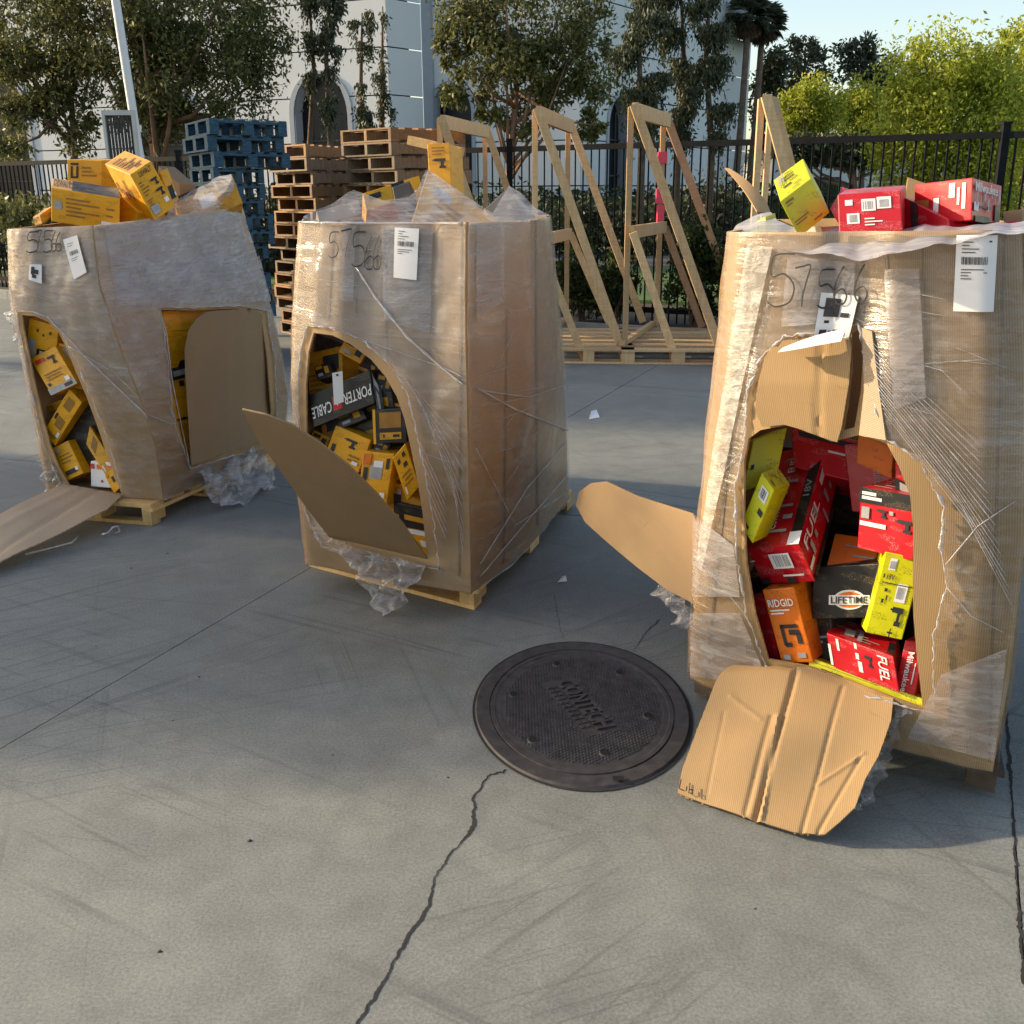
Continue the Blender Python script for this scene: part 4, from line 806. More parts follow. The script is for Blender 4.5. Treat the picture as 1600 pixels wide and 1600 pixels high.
B('tool_box', 'large lime box with printed drill against the right edge', (1384, 862, .05), (1444, 873, .05), (1352, 988, .01), (1374, 858, .2), 'lime', [('r', 'a', 'paper', [(.46, .02, .0, .0)] if False else [(.18, .06, .36, .2), (.52, .34, .8, .56)]), ('r', 'a', 'grey_print', [(.2, .09, .34, .18)] + bars(.55, .38, .76, .52, 5, 5)), ('r', 'a', 'ink', drill(.55, .62, .28) + [(.1, .25, .14, .3), (.1, .35, .9, .36), (.22, .42, .3, .46), (.3, .5, .34, .56), (.2, .55, .26, .6)]), ('t', 'a', 'ink', '+', .56, .88, .7, .99, 0), ('t', 'a', 'ink', '18V', .2, .24, .4, .31, 0)])
B('tool_box', 'narrow orange box with white name and printed power tool', (1190, 921, .06), (1240, 917, .06), (1221, 1037, .03), .12, 'orange', [('t', 'a', 'white', 'RIDGID', .1, .14, .88, .24, 0), ('r', 'a', 'white', [(.1, .28, .7, .3), (.1, .32, .5, .34)]), ('r', 'a', 'ink', [(.28, .48, .8, .53), (.26, .48, .36, .76), (.5, .55, .82, .62), (.7, .6, .84, .74), (.3, .72, .5, .78)]), ('r', 'a', 'grey_print', [(.15, .88, .36, .95), (.6, .86, .84, .93)])])
B('tool_case', 'black tool case beside the narrow orange box', (1261, 962, .14), (1298, 958, .12), (1266, 1036, .10), .15, 'charcoal', [('r', 'a', 'grey_print', [(.1, .45, .8, .5), (.2, .55, .6, .6), (.1, .7, .3, .8)]), ('r', 'a', 'black', [(.1, .05, .9, .4)])], cat='case')
B('tool_box', 'red box lying askew above the lime strip', (1291, 989, .05), (1396, 1026, .03), (1300, 1043, .03), (1304, 962, .24), 'red', [('r', 'a', 'white', [(.14, .06, .18, .4), (.42, .0, .46, .16), (.42, .28, .47, .45), (.44, .5, .5, .8), (.0, .3, .04, .9)]), ('t', 'a', 'white', 'FUEL', .76, .1, .9, .8, 270), ('r', 'a', 'ink', drill(.56, .25, .1, k=3)), ('r', 'b', 'black', [(.9, .05, 1, .6)]), ('r', 'b', 'grey_print', [(.45, .1, .52, .6), (.25, .2, .4, .5)])])
B('tool_box', 'red wedge of a box in the lower right corner', (1414, 1000, .07), (1448, 1004, .06), (1396, 1082, .04), .12, 'red', [('t', 'a', 'white', 'Milwaukee', .3, .2, .6, .95, 270), ('r', 'a', 'white', [(.7, .4, .75, .8)])])
B('tool_box', 'long lime box lying along the bottom of the opening', (1262, 1026, .04), (1448, 1094, .02), (1264, 1050, .02), .25, 'lime', [('r', 'a', 'ink', [(.12, .45, .3, .6), (.34, .5, .5, .62), (.55, .5, .6, .6), (.7, .55, .74, .65)]), ('r', 'a', 'brown_print', [(.05, .2, .6, .24)])])
B('tool_box', 'red box tucked under the top edge of the opening', (1236, 664, .40), (1350, 690, .40), (1240, 730, .34), .2, 'red', [('r', 'a', 'ink', [(.1, .1, .9, .22)]), ('r', 'a', 'white', [(.5, .4, .8, .45)])])
B('tool_box', 'orange box high at the right edge of the opening', (1340, 676, .22), (1396, 700, .24), (1338, 724, .22), .2, 'orange')
B('tool_box', 'dark red sliver of a box left of the narrow orange box', (1172, 930, .12), (1196, 934, .10), (1192, 1030, .08), .1, 'red')
B('tool_box', 'dark red box beneath the narrow orange box', (1210, 1032, .10), (1272, 1018, .10), (1214, 1062, .08), .2, 'red')
B('tool_box', 'black box filling the gap under the big red box', (1165, 902, .2), (1300, 902, .22), (1165, 1000, .2), .1, 'black')
B('tool_box', 'red box end seen through the gap at the right', (1398, 722, .12), (1436, 740, .10), (1400, 800, .12), .1, 'red', [('r', 'a', 'black', [(0, .3, 1, .6)]), ('r', 'a', 'grey_print', [(.2, .35, .6, .5)])])
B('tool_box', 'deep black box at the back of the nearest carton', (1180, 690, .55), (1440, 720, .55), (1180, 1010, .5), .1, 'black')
# badge on the black box: oval, bar and name
bb = [o for o in bpy.data.objects if o.get('label', '').startswith('black box with an oval')][0]
def badge():
    ya, yb, yc = fR(1270, 886) + .13, fR(1376, 880) + .12, fR(1268, 968) + .10
    q = lambda x, y, o: atY(x, y, ya + (yb - ya) * (x - 1270) / 106 + (yc - ya) * (y - 886) / 82 - o)
    cx, cy, rx, ry = 1327, 937, 25, 15.5; mb = MB()
    for k, (a, b, m, o) in enumerate(((rx, ry, 0, .004), (rx * .86, ry * .8, 1, .006))):
        V = [q(cx + a * math.cos(t), cy + b * math.sin(t), o) for t in np.linspace(0, 6.283, 25)[:-1]]; mb.add(V[::-1], [tuple(range(24))], m)
    mb.add([q(1295, 930, .008), q(1295, 945, .008), q(1359, 945, .008), q(1359, 930, .008)], [(0, 1, 2, 3)], 0)
    mb.build('badge', ['white', 'orange'], bb)
    V2, F2 = TXT['LIFETIME']; mk('lettering', [q(1298 + a * 58, 943 - b * 11, .011) for a, b in V2], F2, 'ink', bb)
badge()

# inside the carton with the leaf flap
fC = lambda x, y: CARTC.F.at(min(max(x, 478), 725), y)[1]
C_ = lambda name, label, p0, u, v, w, mat, pr=(), **k: pbox(name, label, p0, u, v, w, mat, pr, CG, yf=fC, **k)
C_('tool_box', 'black box with upside down white name and red square', (482, 617, .05), (578, 578, .10), (490, 668, .03), .16, 'black',
   [('t', 'a', 'white', 'PORTER', .54, .38, .98, .72, 180), ('r', 'a', 'red', [(.36, .34, .5, .76)]), ('t', 'a', 'white', '+', .40, .46, .47, .64, 0), ('t', 'a', 'white', 'CABLE', .02, .42, .34, .76, 180)])
C_('tool_box', 'grey printed end box beside the black box', (580, 580, .10), (596, 606, .11), (590, 640, .08), .1, 'charcoal', [('r', 'a', 'grey_print', [(.1, .1, .6, .3), (.2, .4, .5, .9)])])
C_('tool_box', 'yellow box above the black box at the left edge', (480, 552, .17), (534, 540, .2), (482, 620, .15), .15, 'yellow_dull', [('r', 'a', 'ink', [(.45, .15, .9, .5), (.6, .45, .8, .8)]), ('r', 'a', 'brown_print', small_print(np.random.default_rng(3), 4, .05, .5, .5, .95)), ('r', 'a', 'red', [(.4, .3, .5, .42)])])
C_('tool_case', 'black tool case crowding the top of the leaf shaped opening', (492, 520, .28), (600, 560, .3), (500, 610, .26), .2, 'charcoal', [('r', 'a', 'yellow', [(.3, .1, .6, .16), (.55, .3, .75, .36), (.2, .4, .28, .6), (.8, .2, .86, .5)]), ('r', 'a', 'black', [(.1, .2, .5, .35), (.45, .5, .9, .7)])], cat='case')
C_('tool_box', 'black and yellow box in the middle of the right edge', (582, 640, .07), (634, 637, .08), (584, 694, .06), .15, 'black', [('r', 'a', 'yellow', [(0, 0, .08, 1)]), ('r', 'a', 'brown_print', [(.2, .1, .85, .55)]), ('r', 'a', 'yellow_dull', [(.2, .68, .85, .88)]), ('r', 'a', 'ink', [(.3, .74, .36, .82), (.6, .74, .8, .82)])])
C_('tool_box', 'yellow box with printed tool behind the leaf flap tip', (524, 664, .1), (580, 688, .10), (505, 715, .07), .15, 'yellow', [('r', 'a', 'ink', drill(.4, .2, .3) + [(.1, .5, .2, .9)]), ('r', 'a', 'brown_print', [(.6, .6, .9, .66), (.6, .72, .85, .78)])])
C_('tool_box', 'yellow box with pale label patch behind the middle of the leaf flap', (568, 704, .06), (616, 709, .07), (556, 786, .04), .15, 'yellow', [('r', 'a', 'grey_print', [(.3, .25, .7, .5)]), ('r', 'a', 'paper', [(.4, .16, .7, .28)]), ('r', 'a', 'ink', [(.8, .1, .9, .3), (.1, .3, .24, .55), (.5, .75, .56, .8), (.7, .8, .75, .86)]), ('r', 'a', 'orange', [(.05, .05, .3, .25)])])
C_('tool_box', 'yellow box tilted edgeways at the right of the opening', (633, 692, .05), (656, 760, .06), (613, 716, .04), .12, 'yellow', [('r', 'a', 'ink', [(.1, .2, .2, .4), (.3, .25, .4, .5), (.14, .6, .24, .8)]), ('r', 'a', 'brown_print', [(.5, .2, .54, .8), (.6, .2, .64, .7), (.7, .2, .74, .8)])])
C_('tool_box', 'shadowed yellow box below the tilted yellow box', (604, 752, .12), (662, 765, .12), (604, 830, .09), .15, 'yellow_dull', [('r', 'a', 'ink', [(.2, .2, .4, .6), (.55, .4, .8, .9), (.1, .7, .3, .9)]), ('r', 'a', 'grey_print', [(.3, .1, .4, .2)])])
C_('tool_case', 'black tool case low in the leaf shaped opening', (620, 785, .08), (668, 796, .08), (626, 838, .06), .15, 'black', [('r', 'a', 'yellow_dull', [(.2, .3, .9, .45)]), ('r', 'a', 'grey_print', [(.3, .7, .5, .9)])], cat='case')
C_('tool_box', 'yellow box with white corner at the bottom tip of the opening', (628, 824, .05), (670, 832, .05), (650, 876, .03), .1, 'yellow', [('r', 'a', 'paper', [(.1, .0, .9, .15), (.5, .3, .9, .5)]), ('r', 'a', 'black', [(.7, .6, .9, .9)])])
C_('tool_box', 'small yellow box end under the grey printed end', (586, 612, .12), (612, 612, .12), (590, 640, .12), .1, 'charcoal', [('r', 'a', 'yellow', [(.3, .3, .7, .8)])])
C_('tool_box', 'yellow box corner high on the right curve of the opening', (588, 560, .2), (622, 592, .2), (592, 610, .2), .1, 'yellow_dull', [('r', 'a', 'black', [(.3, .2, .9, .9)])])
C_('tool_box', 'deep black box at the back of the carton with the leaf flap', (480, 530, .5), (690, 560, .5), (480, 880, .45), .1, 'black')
C_('tool_box', 'dark yellow box between the black box and the leaf flap', (500, 655, .16), (590, 630, .18), (505, 700, .14), .1, 'brown_print', [('r', 'a', 'black', [(.1, .1, .4, .5), (.5, .2, .95, .8)])])
for i, (x, y, w, h, an, m, lab) in enumerate(((552, 548, 40, 26, .5, 'yellow_dull', 'tilted yellow box near the top curve of the leaf opening'), (600, 600, 26, 30, .2, 'black', 'black box behind the grey printed end'), (548, 652, 44, 22, -.4, 'black', 'black box tilted under the upside down name box'), (596, 700, 24, 20, .3, 'charcoal', 'dark box under the black and yellow box'), (618, 650, 22, 40, .15, 'yellow', 'narrow yellow box at the right curve of the leaf opening'),
        (636, 730, 20, 44, -.3, 'black', 'black box behind the edgeways yellow box'), (612, 742, 26, 26, .6, 'yellow', 'small yellow box below the pale label patch'), (640, 800, 24, 20, .3, 'yellow', 'small yellow box above the bottom tip of the leaf opening'), (505, 580, 26, 22, -.3, 'black', 'black box beside the hanging tag'), (498, 690, 30, 26, .4, 'yellow_dull', 'dull yellow box half hidden by the leaf flap tip'))):
    c, s_ = math.cos(an), math.sin(an); a = (x - w / 2 * c + h / 2 * s_, y - w / 2 * s_ - h / 2 * c)
    C_('tool_box', lab, (*a, .13), (a[0] + w * c, a[1] + w * s_, .15), (a[0] - h * s_, a[1] + h * c, .11), .08, m, [('r', 'a', 'ink' if m[0] == 'y' else 'yellow_dull', [(.1, .1, .5, .3), (.6, .2, .85, .7)]), ('r', 'a', 'grey_print', [(.15, .6, .45, .8)])])
tg = thing('hang_tag', 'cream paper tag hanging over the upside down black box', 'tag', atY(528, 582, fC(528, 600)))
P = [atY(x, y, fC(528, 600) + .03) for x, y in ((519, 583), (535, 580), (537, 628), (522, 633))]; mk('tag_card', P + [p + [0, .002, 0] for p in P], [(3, 2, 1, 0), (4, 5, 6, 7), (0, 1, 5, 4), (1, 2, 6, 5), (2, 3, 7, 6), (3, 0, 4, 7)], 'white', tg)
mk('tag_hole', [atY(527 + 2 * math.cos(t), 586 + 2 * math.sin(t), fC(528, 600) + .026) for t in np.linspace(0, 6.283, 9)[:-1]][::-1], [tuple(range(8))], 'ink', tg)

# inside the slouching carton
fL = lambda x, y: CARTL.F.at(x, y)[1]
L_ = lambda name, label, p0, u, v, w, mat, pr=(), **k: pbox(name, label, p0, u, v, w, mat, pr, YG, yf=fL, **k)
L_('tool_box', 'yellow box with black strip at the top of the left doorway', (45, 498, .08), (92, 510, .10), (40, 556, .05), .15, 'yellow', [('r', 'a', 'black', [(.35, .72, 1, .94)]), ('r', 'a', 'grey_print', [(.02, .5, .3, .98), (.45, .76, .7, .9)]), ('r', 'a', 'ink', [(.3, .2, .36, .28), (.5, .3, .56, .36), (.72, .2, .78, .28)])])
L_('tool_box', 'yellow box with red tag print and silver strip in the left doorway', (46, 560, .05), (86, 540, .08), (80, 618, .03), .15, 'yellow', [('r', 'a', 'grey_print', [(0, .84, 1, 1.0)]), ('r', 'a', 'red', [(.1, .12, .45, .22)]), ('r', 'a', 'ink', drill(.55, .16, .25) + [(.1, .72, .2, .8), (.6, .88, .9, .96)]), ('r', 'a', 'brown_print', [(.15, .5, .8, .53), (.15, .57, .7, .6), (.15, .64, .75, .67)])])
L_('tool_box', 'yellow box edge wedged against the right of the left doorway', (90, 536, .12), (112, 540, .12), (112, 606, .1), .1, 'yellow_dull', [('r', 'a', 'grey_print', [(.2, .1, .6, .4)])])
L_('tool_box', 'long yellow box lying diagonally across the left doorway', (108, 608, .06), (128, 629, .06), (66, 677, .03), .09, 'yellow', [('r', 'a', 'brown_print', [(.2, .1, .7, .32), (.3, .5, .8, .7), (.15, .85, .8, .92)]), ('r', 'a', 'ink', [(.1, .48, .25, .6)])])
L_('tool_box', 'yellow box standing at the foot of the left doorway', (80, 701, .05), (106, 688, .07), (104, 752, .03), .1, 'yellow', [('r', 'a', 'ink', [(.15, .75, .8, .88)]), ('r', 'a', 'brown_print', [(.2, .3, .8, .34), (.2, .4, .9, .44), (.2, .5, .7, .54)]), ('r', 'a', 'grey_print', [(.2, .1, .4, .2)])])
L_('tool_box', 'yellow box leaning down the right edge of the left doorway', (140, 664, .11), (174, 718, .08), (134, 694, .06), .1, 'yellow', [('r', 'a', 'brown_print', [(.2, .2, .4, .8)])])
L_('white_box', 'white box with red lid strip at the foot of the left doorway', (141, 720, .06), (174, 723, .06), (142, 760, .05), .1, 'white', [('r', 'a', 'orange', [(.3, .12, 1, .3)]), ('r', 'a', 'red', [(0, .1, .2, .3), (.5, .7, .6, .8)])])
L_('tool_box', 'yellow box corner in the lower right of the left doorway', (163, 744, .04), (178, 728, .05), (178, 772, .02), .1, 'yellow', [('r', 'a', 'ink', [(.4, .3, .6, .6)])])
L_('tool_case', 'black soft tool case behind the diagonal yellow box', (88, 632, .16), (150, 640, .16), (100, 730, .12), .15, 'black', [('r', 'a', 'charcoal', [(.4, .4, .8, .5)]), ('r', 'a', 'yellow_dull', [(.1, .85, .3, .95)])], cat='case')
L_('tool_box', 'dull yellow box edge above the diagonal yellow box', (50, 640, .14), (104, 622, .14), (54, 652, .14), .1, 'yellow_dull', [('r', 'a', 'brown_print', [(.4, .2, .6, .9)])])
fS = lambda x, y: CARTL.S.at(x, y)[1]
S_ = lambda name, label, p0, u, v, w, mat, pr=(), **k: pbox(name, label, p0, u, v, w, mat, pr, YG, yf=fS, **k)
S_('tool_box', 'plain yellow box behind the upper edge of the right doorway', (254, 486, .1), (345, 482, .12), (264, 576, .08), .2, 'yellow', [('r', 'a', 'brown_print', [(.1, .35, .6, .36)])])
S_('tool_case', 'black tool case strip between two yellow boxes in the right doorway', (262, 568, .09), (310, 556, .1), (268, 596, .08), .15, 'black', [('r', 'a', 'grey_print', [(.1, .5, .5, .8)])], cat='case')
S_('tool_box', 'yellow box with dark dot below the black strip in the right doorway', (266, 590, .08), (304, 582, .1), (278, 655, .07), .15, 'yellow', [('r', 'a', 'ink', [(.3, .12, .5, .25)])])
S_('tool_box', 'yellow box at the foot of the right doorway', (276, 658, .08), (306, 652, .08), (298, 728, .07), .15, 'yellow_dull', ())

# ------------------------------------------------------------------ manhole cover
mc = np.array([0.228, 3.095]); RX, RY = 0.357, 0.505  # circle narrowed to an oval, following the sideways squeeze of the image
mh = thing('manhole_cover', 'oval black cast iron manhole cover set in the concrete', 'manhole cover', (*mc, 0))
def ell(r, z, n=96): return [(mc[0] + RX * r * math.cos(t), mc[1] + RY * r * math.sin(t), z) for t in np.linspace(0, 2 * math.pi, n, endpoint=False)]
def lathe(name, prof, mat, n=96):
    V = []; F = []
    for r, z in prof: V += ell(r, z, n)
    for k in range(len(prof) - 1):
        for i in range(n): F.append((k * n + i, k * n + (i + 1) % n, (k + 1) * n + (i + 1) % n, (k + 1) * n + i))
    F = [f[::-1] for f in F]; return mk(name, V, F, mat, mh, smooth=False)
lathe('frame', [(0.86, -.01), (0.865, .007), (0.985, .008), (1.0, .002), (1.0, -.01)][::-1], 'cast_iron')
lathe('dirt_gap', [(0.999, .003), (1.022, .003)][::-1], 'groove_dirt')
lathe('lid', [(0.855, .001), (0.85, .008), (0.815, .008), (0.805, .0055), (0.76, .006), (0.75, .005), (0.0001, .005)], 'cast_iron')
V = []; F = []; dx = 0.0135
for i in range(-40, 41):
    for j in range(-40, 41):
        x = i * dx * .75; y = j * dx * 1.18 + (i % 2) * dx * .55
        if (x / RX) ** 2 + (y / RY) ** 2 > .73 ** 2: continue
        a, b = (x + .005) * .84 + (y - .01) * .54 * .75, 0
        cx_, cy_ = x - 0.0, y - 0.0; q = np.array([cx_, cy_]); d = np.array([0.105, -0.29]); L_n = np.linalg.norm(d); d = d / L_n; s_ = q @ d; tt = q @ np.array([-d[1], d[0]])
        if abs(s_ - .0) < .20 and -0.075 < tt < .06: continue
        b0 = len(V); h = .0038; r1, r2 = dx * .28, dx * .14
        V += [(mc[0] + x + sx * r1, mc[1] + y + sy * r1 * 1.4, .005) for sx, sy in ((-1, -1), (1, -1), (1, 1), (-1, 1))] + [(mc[0] + x + sx * r2, mc[1] + y + sy * r2 * 1.4, .005 + h) for sx, sy in ((-1, -1), (1, -1), (1, 1), (-1, 1))]
        F += [(b0 + 4, b0 + 5, b0 + 6, b0 + 7)] + [(b0 + a_, b0 + (a_ + 1) % 4, b0 + 4 + (a_ + 1) % 4, b0 + 4 + a_) for a_ in range(4)]
tag(mk('tread', V, F, 'cast_iron', mh), kind='stuff')
Sd = np.array([0.105, -0.29]); Sd /= np.linalg.norm(Sd); Td = np.array([-Sd[1], Sd[0]])
def mp_(s_, t_, z): return (mc[0] + Sd[0] * s_ + Td[0] * t_, mc[1] + Sd[1] * s_ + Td[1] * t_, z)
def plate(name, s0, s1, t0, t1, z0, z1):
    V = [mp_(s0, t0, z0), mp_(s1, t0, z0), mp_(s1, t1, z0), mp_(s0, t1, z0)]; V += [(a, b, z1) for a, b, _ in V]; return mk(name, V, BOXF, 'cast_iron', mh)
plate('name_plate', -.2, .2, -.072, .056, .0046, .0066)
V2, F2 = TXT['CONTECH']; V = [mp_(-.175 + a * .35, -.022 + b * .07, .0072) for a, b in V2] + [mp_(-.175 + a * .35, -.022 + b * .07, .013) for a, b in V2]
# raised letters: top faces plus side walls along the outline edges
ne = len(V2); cnt = {}
for f in F2:
    for a, b in zip(f, f[1:] + f[:1]): cnt[(min(a, b), max(a, b))] = cnt.get((min(a, b), max(a, b)), 0) + 1
F = [tuple(i + ne for i in f) for f in F2] + [(a, b, b + ne, a + ne) for (a, b), c in cnt.items() if c == 1]
mk('raised_lettering', V, F, 'cast_iron', mh)
mb = MB()
for k, (t0, t1) in enumerate(((-.045, -.032), (-.064, -.052))):
    for i in range(11): mb.hexa(mp_(-.16 + i * .029, t0, .0066), np.array(mp_(-.16 + i * .029 + .019, t0, 0)) - mp_(-.16 + i * .029, t0, 0), np.array(mp_(-.16, t1, 0)) - mp_(-.16, t0, 0), (0, 0, .004))
tag(mb.build('raised_dashes', 'cast_iron', mh), kind='stuff')
for x, y in ((870, 1038), (968, 1052), (803, 1086), (1012, 1119), (832, 1157), (944, 1177)):
    p = atZ(x, y, .006); ring = []; n = 14
    V = [(p[0] + .013 * math.cos(t), p[1] + .018 * math.sin(t), .0105) for t in np.linspace(0, 6.283, n, endpoint=False)] + [(p[0] + .020 * math.cos(t), p[1] + .027 * math.sin(t), .0045) for t in np.linspace(0, 6.283, n, endpoint=False)]
    rg = mk('pick_hole', V, [(i, (i + 1) % n, n + (i + 1) % n, n + i)[::-1] for i in range(n)], 'cast_iron', mh)
    mk('hole', [(p[0] + .0128 * math.cos(t), p[1] + .0178 * math.sin(t), .0098) for t in np.linspace(0, 6.283, n, endpoint=False)], [tuple(range(n))], 'hole_black', rg)
p = atZ(966, 1217, .012); mk('notch', [p + [-.016, -.012, .003], p + [.016, -.012, .003], p + [.016, .012, .003], p + [-.016, .012, .003]], [(0, 1, 2, 3)], 'hole_black', mh)
# litter
def scrap(name, label, cat, pts, mat, h=0.02):
    V = [atZ(x, y, z) for x, y, z in pts]; o = mk(name, V, [(0, 1, 2), (0, 2, 3)] if len(V) == 4 else [(0, 1, 2)], mat, solid=.001); return tag(o, label, cat)
scrap('paper_scrap', 'small torn white paper scrap on the concrete behind the manhole', 'paper', [(871, 910, .004), (886, 908, .004), (884, 899, .012), (879, 901, .03)], 'paper')
scrap('paper_scrap', 'tiny pale paper scrap far behind between two cartons', 'paper', [(920, 655, .004), (937, 652, .004), (932, 640, .02), (924, 642, .03)], 'paper')
curl = thing('film_curl', 'curled strip of clear film on the concrete by the slouching carton', 'film', atZ(176, 832))
mb = MB(); mb.tube([atZ(160, 836, .01), atZ(170, 832, .03), atZ(176, 824, .05), atZ(184, 822, .04), atZ(187, 830, .02), atZ(180, 834, .008)], .006, 6); mk('film_strand', mb.V, mb.F, 'film_rope', curl, uv=np.array(mb.V)[:, :2], smooth=True)
mb = MB(); mb.tube([atZ(40, 866, .01), atZ(80, 856, .012), (*atZ(112, 848, .02),), atZ(122, 838, .03)], .005, 6); mk('film_strand', mb.V, mb.F, 'film_rope', curl, uv=np.array(mb.V)[:, :2], smooth=True)

# ------------------------------------------------------------------ stacks of pallets
def copy_tree(root, loc, label=None, rz=0.0):
    r = root.copy(); COL.objects.link(r); r.location = loc; r.rotation_euler = (0, 0, rz)
    if label: r['label'] = label
    for ch in root.children:
        c = ch.copy(); COL.objects.link(c); c.parent = r; c.matrix_parent_inverse = ch.matrix_parent_inverse
    return r
def proto_pallet(name, label, loc, U, Vv, mat, group, blocks=True, h=0.144):
    U = np.array([*U, 0.0]); Vv = np.array([*Vv, 0.0]); t = thing(name, label, 'pallet', loc, group); o = np.array(loc, float)
    def board(nm, s0, s1, q0, q1, z0, z1):
        V, F = hexa(o + U * s0 + Vv * q0 + [0, 0, z0], U * (s1 - s0), Vv * (q1 - q0), (0, 0, z1 - z0)); mk(nm, V, F, mat, t)
    for q in (0, .44, .88): board('bottom_board', 0, 1, q, q + .12, 0.001, .018)
    if blocks:
        for s in (0, .45, .88):
            for q in (0, .44, .88): board('block', s + .001, s + .119, q + .001, q + .119, .0185, h - .04)
            board('stringer', s, s + .12, 0, 1, h - .0395, h - .0195)
    else:
        for s in (0, .47, .95): board('stringer', s, s + .05, 0, 1, .0185, h - .0195)
    for k in range(6): board('deck_board', 0.0, 1, k * .18, k * .18 + .10, h - .019, h - .001)
    return t
ORD = 'first second third fourth fifth sixth seventh eighth ninth tenth eleventh twelfth thirteenth fourteenth fifteenth sixteenth seventeenth eighteenth'.split()
def stack(N, U, Vv, n, mat, word, group, seed, mats2=None, blocks=True, wob=0.03, grow=None):
    r = np.random.default_rng(seed); p = proto_pallet('wooden_pallet', f'topmost pallet of the {word}', (N[0], N[1], (n - 1) * .146), U, Vv, mat, group, blocks)
    alt = proto_pallet('wooden_pallet', f'weathered pallet, second from the top of the {word}', (N[0], N[1], (n - 2) * .146), U, Vv, mats2, group, blocks) if mats2 else None
    for i in range(n - 1):
        a = i if alt is None else i
        if alt is not None and i == n - 2: continue
        src = alt if alt is not None and r.random() < .4 else p
        if grow and i < n - 3: continue
        copy_tree(src, (N[0] + r.normal(0, wob), N[1] + r.normal(0, wob), i * .146), f'{ORD[n - 1 - i]} pallet from the top of the {word}', r.normal(0, .02))
    if grow:
        q = proto_pallet('wooden_pallet', f'{ORD[3]} pallet from the top of the {word}', (N[0], N[1], (n - 4) * .146), U, grow, mat, group, blocks)
        for i in range(n - 4): copy_tree(q, (N[0] + r.normal(0, wob), N[1] + r.normal(0, wob), i * .146), f'{ORD[n - 1 - i]} pallet from the top of the {word}', r.normal(0, .02))
    return p
def g2(x, Y): return atY(x, 400, Y)[:2]
stack(g2(345, 10.2), (-.48, .85), (.60, .60), 16, 'blue_wood', 'blue pallet stack', 'blue pallets in the stack behind the slouching carton', 1, None, True, .03, (.34, .60))
stack(g2(488, 12.2), (-.60, .72), (.36, .92), 15, 'pallet_brown', 'shorter brown pallet stack', 'brown pallets in the shorter stack', 2, 'pallet_grey', False, .045)
stack(g2(618, 11.8), (-.64, .62), (.78, .60), 16, 'pallet_brown', 'wider brown pallet stack with a sagging top', 'brown pallets in the wider stack', 3, 'pallet_grey', False, .05)
tb = thing('loose_board', 'long raw board lying on top of the wider brown pallet stack', 'board', atY(640, 212, 11.7)); mb = MB(); mb.beam(atY(640, 219, 11.75), atY(722, 238, 11.5), .09, .10, (0, 0, 1)); mk('plank', mb.V, mb.F, 'pallet_new', tb)
# ------------------------------------------------------------------ timber A frames on pallets
def aframe(label, f, b, dx, zl=None, dxs=None, red=False, m2='pine'):
    TF, TB = atY(*f), atY(*b); t = thing('timber_frame', label, 'frame', (TF[0], TF[1], 0), 'timber frames along the fence'); X = np.array([1, 0, 0])
    def beam(nm, a, c, w, d, mat='pine', side=(1, 0, 0)): mb = MB(); mb.beam(a, c, w, d, side); return mk(nm, mb.V, mb.F, mat, t)
    for k, (T, m) in enumerate(((TF, 'pine'), (TB, m2))):
        beam('post', [T[0], T[1] + .05, .145], T + [0, .05, -.02], .055, .05, 'pine')
        beam('brace', [T[0] + dx, T[1] - .02, .02 if k == 0 else .15], T + [.02, -.02, 0], .085, .045, m)
        if zl: beam('short_brace', [T[0] + dxs, T[1] - .14, .02 if k == 0 else .15], [T[0] + .03, T[1] - .14, zl], .075, .045, m if k else 'pine')
    beam('crossbar', TF + [.035, .06, -.05], TB + [.035, -.1, -.05], .05, .14)
    if zl: beam('crossbar', [TF[0] + .02, TF[1] - .09, zl], [TB[0] + .02, TB[1] - .19, zl], .05, .12)
    beam('base_rail', [TF[0] - .03, TF[1] + .02, .17], [TB[0] - .03, TB[1] + .1, .17], .06, .05)
    if red:
        for z0, z1, w in ((1.95, 2.07, .10), (1.52, 1.68, .11), (1.3, 1.5, .075)):
            V, F = hexa((TB[0] - w / 2, TB[1] - .005, z0), (w, 0, 0), (0, .11, 0), (0, 0, z1 - z0)); mk('tape_wrap', V, F, 'pink_film', t)
    return t
aframe('leftmost timber frame rising behind the middle carton', (686, 182, 11.4), (757, 200, 13.3), .82)
aframe('timber frame right of the middle carton with braces crossing', (836, 168, 10.6), (888, 192, 12.5), .92, 1.19, .5)
aframe('timber frame with pink tape on its back post', (987, 163, 10.5), (1038, 182, 12.1), 1.0, 1.27, .5, True, 'pine_red')
aframe('rightmost timber frame rising behind the lime box', (1192, 150, 9.6), (1206, 160, 11.2), .85)
for k, (x, Y, w, d) in enumerate(((846, 10.35, .93, 1.7), (975, 10.25, 1.1, 1.8), (1165, 9.5, .9, 1.6))):
    p = proto_pallet('base_pallet', ('pale base pallet under the frame with crossing braces', 'pale base pallet under the frame with pink tape', 'pale base pallet behind the nearest carton')[k], (*g2(x, Y), 0), (w, -.1), (.10, d), 'pine', 'base pallets under the timber frames')

